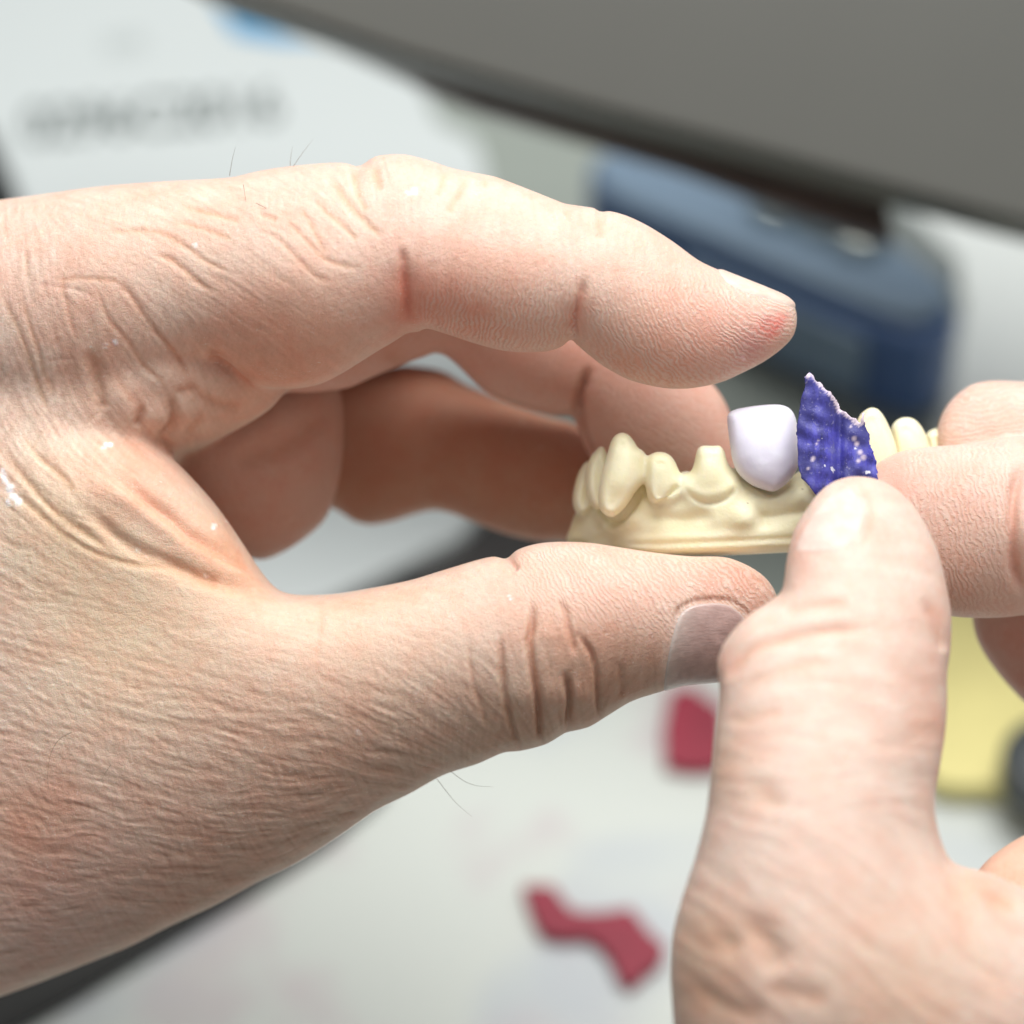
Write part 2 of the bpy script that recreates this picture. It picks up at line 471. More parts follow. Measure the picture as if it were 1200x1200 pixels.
# ================================================================ LEFT HAND
def left_layers():
    T = Layer([(-260,330),(-100,345),(0,362),(60,378),(90,398),(106,422),(113,445),(118,468),(126,483),(154,503),(180,519),(202,537),
      (225,560),(250,588),(270,615),(290,645),(305,668),(318,684),(330,693),(350,697),(390,696),(430,690),(480,680),(520,668),
      (560,656),(580,652),(593,655),(605,645),(625,638),(650,635),(690,636),(730,642),(770,648),(810,652),(850,653),(875,662),
      (895,675),(908,692),(912,710),(905,730),(895,760),(880,785),(860,797),(840,799),(800,803),(770,812),(740,822),(710,840),
      (690,852),(670,857),(664,858),(640,872),(610,880),(590,882),(560,895),(520,908),(480,930),(440,950),(400,978),(350,1010),
      (300,1035),(250,1062),(200,1085),(150,1110),(100,1130),(50,1150),(0,1168),(-100,1200),(-260,1230)],
      [(-200,800,2.0),(0,400,1.7),(100,400,1.4),(0,1000,1.9),(150,700,1.45),(150,560,.95),(300,660,.75),(300,900,1.1),(450,800,.5),(650,750,.1),(850,720,.15)], k=.3, blend=.12)
    I = Layer([(-260,262),(-100,246),(0,234),(60,226),(120,218),(200,212),(270,208),(300,201),(330,196),(380,191),(405,191),(420,195),
      (438,184),(455,181),(475,181),(500,187),(530,197),(560,203),(580,207),(620,222),(660,238),(664,239),(685,242),(697,244),(704,249),(712,247),
      (735,253),(760,265),(790,284),(822,307),(870,327),(905,341),(922,349),(931,358),(934,375),(930,393),(917,408),(895,424),(870,437),(845,448),(810,455),
      (780,455),(740,446),(710,431),(690,416),(676,404),(669,398),(660,405),(645,411),(620,413),(590,411),(555,402),(525,392),(505,386),(498,385),
      (490,389),(478,390),(462,400),(440,413),(400,438),(375,450),(350,455),(325,455),(300,451),(280,443),(265,431),(240,425),(200,440),(120,480),(0,500),(-260,500)],
      [(-200,350,1.5),(0,350,1.1),(200,340,.65),(350,320,.3),(600,320,.1),(850,380,.2)], k=.12, blend=.14)
    P = Layer([(-260,300),(0,290),(150,280),(300,320),(350,380),(352,420),(345,444),(335,458),(318,478),(290,497),(262,512),(235,526),
      (212,538),(205,570),(250,640),(240,800),(100,1000),(-260,1080)],
      [(-200,600,2.0),(100,450,1.55),(200,430,1.25),(300,450,1.15),(220,520,1.6),(100,800,2.1),(200,290,1.9),(345,330,1.8),(350,400,1.4)], k=.35, blend=.18)
    B = Layer([(160,520),(200,460),(260,430),(330,420),(380,432),(397,455),(402,490),(401,530),(397,562),(390,588),(380,610),(357,631),
      (332,647),(308,656),(280,650),(220,620)],
      [(200,520,2.6),(400,540,2.9)], k=.3, blend=.25)
    M = Layer([(300,330),(360,290),(440,275),(520,285),(600,310),(700,350),(770,385),(810,418),(833,447),(848,468),(858,492),(866,520),(872,550),
      (860,585),(820,600),(770,598),(725,575),(700,548),(686,525),(678,505),(674,492),(668,487),(650,487),(625,481),(600,474),(580,465),(565,456),
      (550,442),(535,427),(520,416),(508,414),(498,418),(480,424),(455,434),(430,445),(410,454),(385,458),(350,460),(300,450)],
      [(330,430,1.6),(450,400,2.0),(600,430,2.3),(690,460,2.35),(800,500,2.3)], k=.12, scale=.8, blend=.04)
    R = Layer([(220,450),(300,430),(400,440),(440,434),(470,428),(503,431),(522,436),(545,450),(565,459),(600,474),(640,488),(670,496),(700,512),
      (750,560),(760,610),(735,645),(700,645),(660,635),(630,634),(600,628),(570,618),(548,609),(530,602),(508,598),(485,603),(460,611),(435,615),(415,611),(398,600),
      (370,590),(300,600),(230,580)],
      [(250,520,3.4),(400,520,4.2),(510,530,4.0),(620,560,3.7),(720,600,3.4)], k=.12, blend=.2)
    K = Layer([(-260,285),(0,268),(200,246),(330,240),(400,250),(450,290),(468,340),(440,372),(380,392),(300,395),(100,420),(-260,480)],
      [(0,350,3.4),(400,320,3.2)], k=.3, scale=6.0, blend=.3)  # unseen back of the hand, added to keep light out of the palm hollow
    S = Layer([(250,262),(400,250),(470,250),(600,285),(680,325),(700,365),(660,395),(600,400),(540,398),(505,396),(450,398),(250,410)],
      [(300,330,3.7),(600,350,3.7)], k=.1, blend=.2)  # unseen upper ring finger, also added to shade the hollow
    return dict(K=K, S=S, T=T, I=I, P=P, B=B, M=M, R=R)

LAY = left_layers()
print('layers', time.time() - T0)
order = ['K', 'S', 'R', 'B', 'M', 'P', 'I', 'T']
VOX = .042
Fd, org = grid_field(((-8.4, 3.8), (-2.2, 6.2), (-6.6, 4.6)), VOX, [LAY[k] for k in order])
print('field', Fd.shape, time.time() - T0)
V, Q = surface_nets(Fd, org, VOX); del Fd
V = smooth_verts(V, Q, 2)
V, Q = subdivide(V, Q, 1)
print('mesh', len(V), time.time() - T0)

LABEL = ['R', 'B', 'M', 'P', 'I', 'T', 'K', 'S']
def layer_ids(V, LAY, names):
    px, pz = project(V); sc = (DIST + V[:, 1]) / DIST
    D = np.stack([LAY[k].dist(px, pz, V[:, 1], sc) for k in names])
    return D.argmin(0)
NV = vnormals(V, Q)
LID = layer_ids(V, LAY, LABEL)
view = V + np.array([0, DIST, 0]); view /= np.linalg.norm(view, axis=1)[:, None]
face = np.clip(-(NV * view).sum(1) * 2.2, 0, 1)
front = face * np.isin(LID, [3, 4, 5]); frontM = face * (LID == 2); frontR = face * (LID == 0); frontB = face * (LID == 1)
RL = Relief(V, NV); RL.gain = .68
px, pz = RL.px, RL.pz
print('relief base', time.time() - T0)

RED = (1.0, .60, .52); BRN = (.80, .62, .52); PALE = (1.12, 1.16, 1.2); GREY = (.85, .84, .84)
# --- creases of the forefinger
for a in [
  ([(469,287),(472,303),(473,325),(476,350),(478,386)], 3.8, -.085, (1, .70, .63), 6),
  ([(472,300),(474,340),(478,400)], 13, -.07, (1, .66, .60), 26),
  ([(684,322),(682,342),(676,365),(671,384),(669,399)], 3.4, -.08, (1, .70, .63), 5),
  ([(682,345),(674,370),(668,412)], 11, -.05, (1, .80, .76), 16),
  ([(704,247),(704,262),(706,282)], 3.5, -.035, (.9, .75, .62), 4),
  ([(664,236),(664,246),(668,258)], 3.5, -.02, (.9, .8, .68), 4),
  ([(414,192),(416,212),(421,232),(431,250)], 3.5, -.03, (.88, .72, .52), 4),
  ([(439,190),(441,206),(447,226)], 4, -.035, (.88, .74, .55), 5),
  ([(385,203),(395,220),(412,243),(432,264),(450,280)], 3.2, -.03, (.88, .72, .52), 4),
  ([(363,225),(378,245),(398,262),(412,275),(420,285)], 2.6, -.02, (.9, .78, .6), 3),
  ([(331,240),(340,262),(352,275),(366,290),(380,304),(405,312),(430,316)], 2.6, -.02, (.9, .76, .62), 3),
  ([(348,242),(360,256),(372,280),(385,302)], 2.6, -.018, (.9, .76, .62), 3),
  ([(522,198),(518,215),(511,232)], 3, -.018, (.92, .8, .62), 3.5),
  ([(548,203),(541,222),(530,240),(524,252)], 3.2, -.025, (.88, .74, .55), 4),
  ([(572,207),(565,222)], 3, -.012, (.92, .82, .66), 3.5),
  ([(300,248),(312,254),(326,258)], 2.4, -.02, (.88, .75, .62), 3),
  ([(300,270),(325,280),(345,300),(358,312),(372,325),(395,330)], 2.6, -.018, (.92, .78, .68), 3),
  ([(205,240),(230,246),(260,254),(285,262)], 2.8, -.02, (.9, .76, .6), 3),
  ([(175,297),(192,301),(207,309),(222,322),(238,335),(252,347)], 3, -.028, (.86, .66, .5), 3.5),
  ([(172,268),(195,275),(215,287),(232,300),(248,310),(268,318)], 2.8, -.024, (.88, .7, .54), 3.5),
  ([(120,272),(145,272),(170,270),(190,274)], 2.4, -.014, (.92, .8, .66), 3),
  ([(195,258),(222,264),(250,272),(280,285)], 2.4, -.016, (.92, .8, .66), 3),
  ([(128,334),(142,335),(152,345),(162,360),(185,392),(200,408),(212,424),(220,440)], 2.8, -.024, (.88, .70, .58), 3.5),
  ([(112,330),(118,352),(128,375),(142,392),(155,408),(165,425),(182,440),(196,450)], 2.6, -.024, (.92, .74, .62), 3),
  ([(73,310),(75,340),(82,372),(91,402)], 2.4, -.018, (.95, .84, .76), 3),
  ([(0,338),(12,366),(30,408),(46,455),(58,488)], 2.8, -.024, (.9, .78, .62), 3),
  ([(22,344),(32,372),(42,405),(52,436),(66,470)], 2.6, -.02, (.92, .8, .66), 3),
  ([(31,290),(31,312),(32,330)], 2.4, -.014, (.95, .84, .76), 3),
  ([(35,334),(62,336),(90,340),(118,352)], 2, -.012, (1.05, 1.05, 1.06), 2.5),
  ([(60,329),(95,327),(120,328),(143,332)], 2.2, -.016, (.9, .72, .6), 3),
  ([(48,425),(70,422),(92,421)], 2.0, -.012, (1.05, 1.05, 1.06), 2.4),
  ([(150,360),(172,385),(195,400),(215,430),(222,448)], 2.2, -.014, (1.0, .92, .88), 3),
  # lower fold of the forefinger's root
  ([(238,408),(252,418),(266,430),(282,442),(302,450)], 5, -.05, (.82, .55, .46), 6),
  ([(225,395),(250,412),(275,435)], 16, -.03, (1, .86, .82), 18),
  ([(285,350),(320,370),(360,385)], 22, -.03, (1, .80, .74), 26),
  # wrinkled pad between thumb and finger
  ([(97,408),(108,425),(115,448),(118,470),(124,482)], 5, -.08, (.86, .68, .56), 7),
  ([(166,472),(164,486),(158,501)], 3.6, -.08, (.72, .5, .4), 5),
  ([(199,458),(201,474),(202,490),(196,502),(184,512)], 4, -.09, (.78, .58, .48), 6),
  ([(199,460),(216,458),(236,454)], 4, -.05, (.86, .66, .58), 6),
  ([(222,458),(240,468),(262,476),(285,474)], 4.5, -.05, (.86, .66, .58), 7),
  ([(242,478),(232,488),(222,498),(218,512)], 3.5, -.035, (.9, .76, .68), 5),
  ([(178,512),(196,520),(206,534)], 4, -.06, (.8, .6, .5), 6),
  ([(128,425),(142,450),(160,470),(170,480)], 3.5, -.02, (.95, .8, .72), 4),
]: RL.stroke(a[0], a[1], a[2], front, a[3], a[4])
for x, z, r, d in [(140,462,15,.07),(150,485,12,.05),(183,487,11,.09),(220,482,13,.06),(190,440,12,.035),(245,500,14,.04),(300,470,20,.03),(225,425,16,.03),
                   (345,330,40,.05),(560,330,50,.03),(770,390,40,.03),(470,220,22,.03),(110,330,45,.03)]: RL.blob(x, z, r, d, front)
# --- folds of the web
for a in [
  ([(120,548),(155,572),(177,592),(200,608),(217,626),(237,638),(262,652),(292,667),(325,694)], 5.5, -.12, (1, .72, .62), 12),
  ([(85,566),(120,571),(150,587),(180,608),(212,631),(250,649),(287,669),(325,694)], 8, .07, None, None),
  ([(85,585),(112,605),(130,625),(160,645),(200,661),(237,676),(275,687),(320,699)], 6.5, -.09, (.95, .78, .68), 11),
  ([(185,655),(215,668),(240,678),(262,684)], 6, -.04, (.8, .62, .52), 9),
  ([(92,498),(140,524),(190,556),(232,604),(272,648)], 14, .05, None, None),
  ([(100,500),(112,487),(122,482)], 2.4, -.02, (1.05,1.05,1.0), 3),
  ([(0,520),(28,560),(60,596),(95,622),(140,652)], 3.4, -.04, (.88, .74, .56), 4),
  ([(0,570),(25,585),(60,615),(105,645),(160,662),(220,668)], 3, -.03, (.9, .77, .6), 4),
  ([(20,500),(45,535),(75,560),(90,580)], 3, -.03, (.9, .77, .6), 4),
]: RL.stroke(a[0], a[1], a[2], front, a[3], a[4])
# --- thumb
RL.gain = .9
for a in [
  ([(622,697),(623,715),(623,735),(620,752),(622,772),(626,795),(630,820),(633,850),(635,875),(637,905)], 2.9, -.11, (.9, .70, .60), 4),
  ([(584,738),(587,760),(588,785),(592,815),(598,840),(605,866),(612,890),(617,910)], 2.8, -.07, (.92, .76, .68), 4),
  ([(650,698),(662,716),(666,736),(671,752),(674,770)], 2.8, -.04, (.86, .62, .52), 3.5),
  ([(660,782),(665,800),(668,822),(667,842),(665,862),(663,890)], 2.9, -.11, (.88, .74, .66), 4),
  ([(672,738),(684,752),(694,768),(699,790),(700,812),(704,845),(706,870)], 2.5, -.055, (.8, .62, .54), 3.5),
  ([(724,772),(728,795),(729,820)], 2.8, -.02, (.88, .76, .7), 3.5),
  ([(549,745),(550,775),(556,805),(566,835),(574,862)], 2.4, -.02, (.95, .85, .78), 3),
  ([(593,652),(598,660),(608,669)], 3.4, -.06, (1.0, .85, .82), 4),
  ([(592,654),(600,662),(612,672)], 2.0, -.0, (1.25, 1.3, 1.35), 2),
  ([(375,700),(376,725),(372,755),(368,780)], 3, -.012, (1, .9, .86), 4),
  ([(640,720),(642,760)], 12, .02, None, None),
  ([(800,716),(790,735),(783,765),(777,800)], 5, .012, (1.35, 1.5, 1.6), 6),
  ([(786,770),(789,735),(796,714),(815,704),(837,702),(856,704),(870,713),(890,735)], 2.2, -.03, (.62, .5, .45), 3),
  ([(340,700),(420,698),(520,675)], 10, -.02, (1, .88, .84), 16),
]: RL.stroke(a[0], a[1], a[2], front, a[3], a[4])
for x, z, r, d in [(608,815,13,.03),(648,815,13,.04),(683,815,11,.035),(720,690,40,.03),(550,690,40,-.02),(150,690,40,.04)]: RL.blob(x, z, r, d, front)
# --- skin tones, darkened for shade along the lower hand and thumb underside
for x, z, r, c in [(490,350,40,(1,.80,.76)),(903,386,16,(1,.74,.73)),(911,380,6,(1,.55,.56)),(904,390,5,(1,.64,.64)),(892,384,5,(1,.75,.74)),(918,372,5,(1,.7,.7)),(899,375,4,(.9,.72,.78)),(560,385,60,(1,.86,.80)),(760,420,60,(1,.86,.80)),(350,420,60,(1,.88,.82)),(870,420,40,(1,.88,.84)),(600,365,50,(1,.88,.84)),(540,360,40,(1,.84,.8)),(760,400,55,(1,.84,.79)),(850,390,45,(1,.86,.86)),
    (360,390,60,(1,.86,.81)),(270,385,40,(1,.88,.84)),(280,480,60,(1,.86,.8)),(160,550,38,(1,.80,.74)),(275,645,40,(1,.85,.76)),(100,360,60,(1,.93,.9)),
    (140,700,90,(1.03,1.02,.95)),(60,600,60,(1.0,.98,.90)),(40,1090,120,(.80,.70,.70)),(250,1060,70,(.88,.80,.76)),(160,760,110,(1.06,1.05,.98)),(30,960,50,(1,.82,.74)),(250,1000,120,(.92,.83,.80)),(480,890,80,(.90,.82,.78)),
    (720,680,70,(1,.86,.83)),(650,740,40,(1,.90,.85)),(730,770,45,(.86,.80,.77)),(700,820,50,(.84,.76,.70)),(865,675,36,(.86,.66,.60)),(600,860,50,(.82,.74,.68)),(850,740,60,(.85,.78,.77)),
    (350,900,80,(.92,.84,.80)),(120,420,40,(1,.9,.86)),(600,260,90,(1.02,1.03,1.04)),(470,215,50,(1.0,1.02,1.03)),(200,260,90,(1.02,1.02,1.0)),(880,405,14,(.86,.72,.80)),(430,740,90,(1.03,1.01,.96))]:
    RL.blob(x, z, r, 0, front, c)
RL.stroke([(693,425),(684,448),(677,472),(680,505),(700,545)], 4, -.12, frontM, (.6, .4, .34), 6)
RL.stroke([(440,400),(470,425),(480,440)], 8, -.05, frontM, (.9, .7, .6), 12)
RL.col[LID == 2] *= (.95, .72, .69); RL.col[LID == 1] *= (.93, .71, .67); RL.col[(LID == 0) | (LID > 5)] *= (.76, .50, .40)  # ring finger colour darkened to carry the shade inside the palm hollow
RL.stroke([(338,455),(320,490),(280,520),(220,545)], 10, .04, frontB)
RL.stroke([(395,470),(340,520),(270,545)], 9, -.05, frontB, (.9, .8, .72), 12)
RL.stroke([(508,480),(506,540),(508,600)], 16, -.08, frontR)

# --- plaster dust caught on the skin
for x, z, r in [(6,562,4),(12,572,5),(17,582,5),(22,588,4),(10,590,3),(4,553,3),(128,523,3),(122,524,2.5),(268,607,2.5),(266,611,2),(249,619,3),(162,645,1.6),(242,673,1.6),(135,401,3),(124,405,2),(420,858,2),(228,288,2),(485,226,3),(478,228,2),(597,700,2),(870,420,2)]:
    for j in range(4):
        RL.blob(x + 2.2 * math.sin(j * 2.1 + x), z + 2.2 * math.cos(j * 3.3 + z), r * .5, .004, front, (1.22, 1.5, 1.8))
# --- fine wrinkles
W_, H_ = 1080, 1100
streams = [[(0,520),(40,570),(90,620),(160,652),(250,688),(330,710)],[(0,600),(60,642),(130,680),(220,704),(320,722),(430,745),(520,745)],
  [(0,700),(80,728),(180,760),(300,785),(400,805),(470,840),(540,880)],[(0,800),(100,828),(220,856),(330,885),(430,905),(520,900)],
  [(0,900),(100,925),(200,962),(280,985),(360,985),(440,945)],[(0,1000),(100,1012),(200,1030),(280,1020),(350,1000)],[(0,1100),(100,1090),(200,1068)],
  [(400,790),(470,822),(530,855),(570,885)],[(450,765),(520,805),(575,850)],[(500,760),(560,805),(600,850)],
  [(0,400),(20,440),(50,500),(70,530)],[(60,330),(70,400),(95,450)],[(0,250),(10,300),(0,350)],[(120,330),(150,380),(200,430)],[(180,290),(240,340),(300,400),(330,420)],
  [(100,250),(180,260),(260,275),(330,300)],[(250,240),(330,290),(400,340),(450,370)],[(300,205),(380,225),(420,265)],[(440,190),(445,240),(440,300)],[(480,220),(470,300)],
  [(620,700),(625,860)],[(700,720),(705,830)],[(760,720),(750,800)],[(560,200),(545,260)],[(640,230),(640,400)],[(130,430),(150,480)],[(190,430),(200,500)],
  [(230,560),(300,660)],[(120,500),(200,570)],[(700,650),(780,690)],[(820,660),(880,700)]]
X0_, Z0_ = -30, 170
c1 = lic(streams, W_, H_, X0_, Z0_, 2.5, 44, 3)
c2 = lic(streams, W_, H_, X0_, Z0_, 1.1, 15, 5)
c3 = lic(streams, W_, H_, X0_, Z0_, 1.1, 11, 9, turn=1.0)
print('lic', time.time() - T0)
amp = smooth_field([(100,900,1),(300,860,1),(500,850,1.1),(150,700,.40),(400,740,.22),(500,710,.12),(100,300,.45),(300,300,.45),(200,400,.6),(300,400,.4),(500,300,.12),
   (600,300,.08),(800,380,.10),(250,590,.10),(700,690,.25),(20,560,1.0),(700,790,.55),(600,700,.15),(600,830,.7),(100,1080,.75),(300,1000,1.1),(850,700,.3),(450,250,.35)], px, pz, 30)
amp = np.clip(amp, .05, 1.3)
v1 = grid_sample(c1, px - X0_, pz - Z0_); v2 = grid_sample(c2, px - X0_, pz - Z0_) * .85 + grid_sample(c3, px - X0_, pz - Z0_) * .5
v1 = np.clip(v1, -2.2, 1.6); v1 = np.where(v1 < 0, v1 * 1.1, v1 * .7)
RL.h += front * amp * (v1 * .0026 + v2 * .0025)
RL.col *= (1 + (front * np.clip(amp, .25, 1) * (.075 * v2 + .055 * v1))[:, None] * np.array([.8, 1.0, 1.15]))
V = V + NV * RL.h[:, None]
base = np.array([.74, .572, .468])
RL.col[LID == 4] *= (1, .965, .965)
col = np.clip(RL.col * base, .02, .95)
# ridges of the finger pads: phase and strength
ph = np.zeros(len(V)); ms = np.zeros(len(V))
def sstep(x, a, b): t = np.clip((x - a) / (b - a), 0, 1); return t * t * (3 - 2 * t)
m = (LID == 4)
dI = np.hypot(px - 930, pz - 300); a = sstep(px, 678, 700) * sstep(pz, 300, 360) * m
ph = np.where(m & (px > 676), dI / 5.6, px / 5.6 + 2e-4 * (pz - 300) ** 2)
ms = np.where(m & (px > 676), a, sstep(px, 480, 510) * sstep(pz, 300, 370) * m)
t = LID == 5
ph = np.where(t, (px * .8 - pz * .55 - .0006 * (px - 700) ** 2) / 5.2, ph)
tt = sstep(px, 590, 640) * sstep(755 - pz + .15 * (px - 700), 0, 60) * t
ms = np.where(t, tt, ms)
m2 = LID == 2
ph = np.where(m2, np.hypot(px - 860, pz - 380) / 6, ph); ms = np.where(m2, sstep(px, 690, 720) * .6, ms)
lridge = np.stack([ph, ms * np.clip(face * 1.5, 0, 1), 0 * ph], 1)
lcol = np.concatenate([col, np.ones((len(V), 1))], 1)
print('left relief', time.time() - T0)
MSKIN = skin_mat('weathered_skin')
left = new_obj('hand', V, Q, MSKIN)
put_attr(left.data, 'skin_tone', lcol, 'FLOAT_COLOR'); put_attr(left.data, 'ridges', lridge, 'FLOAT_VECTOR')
tag(left, 'large weathered hand entering from the left, forefinger above and thumb below the tooth model', 'hand')

def make_nail(V, Q, NV, sel, poly, lift, mat, parent, name='fingernail', edge=5.0, dust=None):
    """a nail plate grown from the skin under it: sunk at its rim, proud in the middle"""
    P = spline(poly, 5)
    qx, qz = project(V)
    xs = np.arange(P[:, 0].min() - 12, P[:, 0].max() + 12, 1.); zs = np.arange(P[:, 1].min() - 12, P[:, 1].max() + 12, 1.)
    D = signed_band(P, xs, zs, 40.)
    inb = sel & (qx > xs[0]) & (qx < xs[-1]) & (qz > zs[0]) & (qz < zs[-1])
    d = np.full(len(V), -40.); d[inb] = grid_sample(D, qx[inb] - xs[0], qz[inb] - zs[0])
    keep = (d[Q] > -1.5).all(1)
    q = Q[keep]; ids, inv = np.unique(q, return_inverse=True); q = inv.reshape(-1, 4)
    W = V[ids]; n = NV[ids]
    for _ in range(1): W = smooth_verts(W, q, 12)
    off = -.02 + (lift + .02) * sstep(d[ids], -1.5, edge)
    W = W + n * off[:, None]
    ob = new_obj(name, W, q, mat, parent)
    rim = np.clip(1 - (d[ids] - 1.5) / 3.0, 0, 1) * .6
    if dust: rim = np.maximum(rim, .6 * np.exp(-np.abs(qx[ids] - dust[0] + .25 * (qz[ids] - 760)) / dust[1]))
    put_attr(ob.data, 'rim', rim, 'FLOAT')
    return ob

def nail_mat(name, col, rough=.38):
    m, nt, b = new_mat(name)
    n = noise(nt, 500, 4); 
    mp = N(nt, 'ShaderNodeMapping'); tc = nt.nodes['tc']; nt.links.new(tc.outputs['Object'], mp.inputs[0]); mp.inputs['Scale'].default_value = (.15, 1, 1)
    st = noise(nt, 3500, 2, .5, mp.outputs[0])
    c = mix_rgb(nt, ramp(nt, n, [(.4, (0, 0, 0)), (.75, (.6, .6, .6))]), (*col, 1), tuple(min(1, x * 1.35 + .05) for x in col) + (1,))
    ra = N(nt, 'ShaderNodeAttribute', attribute_name='rim'); c = mix_rgb(nt, ra.outputs['Fac'], c, (.66, .60, .54, 1))
    nt.links.new(c, b.inputs['Base Color']); b.inputs['Roughness'].default_value = rough; b.inputs['Specular IOR Level'].default_value = .3
    b.inputs['Subsurface Weight'].default_value = .1; b.inputs['Subsurface Radius'].default_value = (1, .4, .3); b.inputs['Subsurface Scale'].default_value = .001
    nt.links.new(bump(nt, st, .00008, .6, bump(nt, n, .0001, .5)), b.inputs['Normal'])
    return m
NAIL_D = nail_mat('dusty_nail', (.41, .275, .25), .26); NAIL_P = nail_mat('pale_nail', (.70, .52, .43))
make_nail(V, Q, NV, (LID == 5) & (face > .05), [(794,722),(802,713),(815,707),(835,705),(853,707),(866,715),(876,726),(886,742),(892,765),(888,800),(840,816),(780,822),(777,800),(782,765),(788,740)], .013, NAIL_D, left, edge=4.5, dust=(786, 14))
make_nail(V, Q, NV, (LID == 4) & (NV[:, 2] > .05), [(838,300),(870,312),(905,325),(940,345),(940,362),(926,361),(905,353),(888,349),(870,343),(848,330)], .022, NAIL_P, left, edge=6)
# ================================================================ RIGHT HAND
RLAY = dict(
 RT = Layer([(925,640),(921,662),(919,680),(916,693),(900,706),(877,721),(857,742),(846,758),(840,778),(842,795),(843,812),(838,850),(833,900),(828,950),
      (816,1000),(800,1050),(789,1090),(785,1130),(787,1170),(790,1210),(795,1320),(810,1460),(1560,1460),(1560,1120),(1300,1075),(1210,1046),(1180,1032),(1150,1020),
      (1128,1016),(1114,1008),(1104,988),(1097,960),(1096,930),(1101,900),(1107,865),(1110,830),(1110,790),(1114,760),(1115,722),(1110,690),
      (1102,655),(1090,625),(1075,598),(1055,576),(1030,562),(1000,558),(975,565),(957,580),(943,600),(931,620)],
      [(1010,600,-1.35),(1000,680,-1.7),(980,800,-2.2),(960,950,-2.8),(950,1150,-3.1),(1200,1200,-2.3),(1400,1300,-1.2)], k=.22, blend=.15),
 RI = Layer([(990,600),(1008,565),(1020,551),(1035,538),(1055,529),(1080,524),(1120,521),(1160,515),(1200,510),(1350,502),(1540,520),(1540,700),(1350,712),(1200,721),
      (1170,724),(1113,722),(1060,705),(1015,660)],
      [(1020,600,.15),(1100,610,.45),(1200,620,.5),(1500,650,1.2)], k=.12, blend=.08),
 RM = Layer([(1098,535),(1097,508),(1104,484),(1118,465),(1140,450),(1165,446),(1200,447),(1350,440),(1540,450),(1540,600),(1350,610),(1200,605),(1130,600),(1105,570)],
      [(1100,520,1.35),(1200,520,1.6),(1500,520,2.0)], k=.12, blend=.08),
 RR = Layer([(1110,690),(1136,700),(1139,722),(1144,747),(1156,770),(1172,792),(1186,808),(1203,825),(1300,905),(1540,1000),(1540,680),(1300,640),(1200,630),(1130,650)],
      [(1140,720,2.0),(1250,780,2.3),(1500,850,2.0)], k=.12, blend=.08),
 RW = Layer([(1130,1060),(1143,1025),(1160,1005),(1182,989),(1203,977),(1300,930),(1540,880),(1540,1150),(1250,1150),(1150,1100)],
      [(1160,1040,-1.1),(1300,1020,-.6),(1500,1000,.4)], k=.2, blend=.2),
 RP = Layer([(1360,430),(1460,415),(1600,440),(1640,800),(1620,1400),(1480,1460),(1330,1400),(1340,1150),(1400,900),(1380,650)],
      [(1450,500,1.6),(1500,900,.4),(1450,1300,-1.2)], k=.35, blend=.4))
Fd, org = grid_field(((1.5, 9.8), (-5.6, 4.2), (-8.6, 2.0)), .06, [RLAY[k] for k in ('RP', 'RR', 'RM', 'RW', 'RI', 'RT')])
V, Q = surface_nets(Fd, org, .06); del Fd
V = smooth_verts(V, Q, 2); V, Q = subdivide(V, Q, 1)
NV = vnormals(V, Q)
LID = layer_ids(V, RLAY, ['RP', 'RR', 'RM', 'RW', 'RI', 'RT'])
view = V + np.array([0, DIST, 0]); view /= np.linalg.norm(view, axis=1)[:, None]
face = np.clip(-(NV * view).sum(1) * 2.2, 0, 1)
fT = face * (LID == 5); fI = face * (LID == 4); fM = face * (LID == 2); fRR = face * (LID == 1); fW = face * np.isin(LID, [3, 5])
RL = Relief(V, NV); RL.gain = .75; px, pz = RL.px, RL.pz
for a in [
  ([(846,800),(858,785),(878,765),(905,753),(940,743),(980,738),(1040,737)], 5, -.06, (.92, .70, .58), 6),
  ([(917,722),(935,714),(965,708),(1000,706)], 5, -.035, (.96, .80, .72), 7),
  ([(860,812),(890,795),(930,782),(980,775)], 5, -.015, (.97, .86, .78), 7),
  ([(1078,700),(1094,722),(1103,745),(1108,765)], 5, -.05, (.95, .78, .70), 8),
  ([(850,850),(880,838),(920,835)], 6, -.015, (.97, .88, .8), 8),
  ([(862,915),(885,925),(905,938),(918,955)], 10, -.04, (.96, .84, .74), 12),
  ([(860,1065),(885,1090),(905,1115),(920,1145)], 13, -.09, (.90, .72, .60), 15),
  ([(825,1095),(850,1105),(875,1115)], 10, -.05, (.92, .78, .68), 13),
  ([(800,1150),(850,1180),(900,1195)], 9, -.04, (.94, .84, .76), 12),
  ([(890,1155),(930,1165),(980,1170)], 9, -.03, (.95, .85, .78), 12),
  ([(1108,1010),(1125,1060),(1150,1120),(1180,1180)], 10, -.03, (1, .95, .9), 12),
  ([(1150,1040),(1170,1055),(1200,1062)], 8, -.05, (.95, .78, .62), 10),
  ([(1000,565),(1015,580),(1023,600),(1018,625),(1006,645)], 4, -.02, (.97, .85, .76), 4),
]: RL.stroke(a[0], a[1], a[2], fT, a[3], a[4])
for x, z, r, d, c in [(880,740,22,.05,(1,1,1)),(1000,620,30,.02,(1,1,1)),(1080,790,22,0,(1,.86,.82)),(1090,850,22,0,(1,.84,.78)),(945,640,22,0,(1,.86,.84)),(1085,720,20,0,(1,.88,.85)),
     (850,900,30,0,(.96,.9,.84)),(830,1100,40,0,(.94,.86,.78)),(1000,800,90,0,(1.04,1.04,1.04)),(1150,1020,30,0,(1,.86,.78)),(840,780,12,0,(1,.82,.78)),
     (820,1180,50,0,(.88,.78,.70)),(1050,1180,90,0,(.97,.9,.82))]:
    RL.blob(x, z, r, d, fT, c)
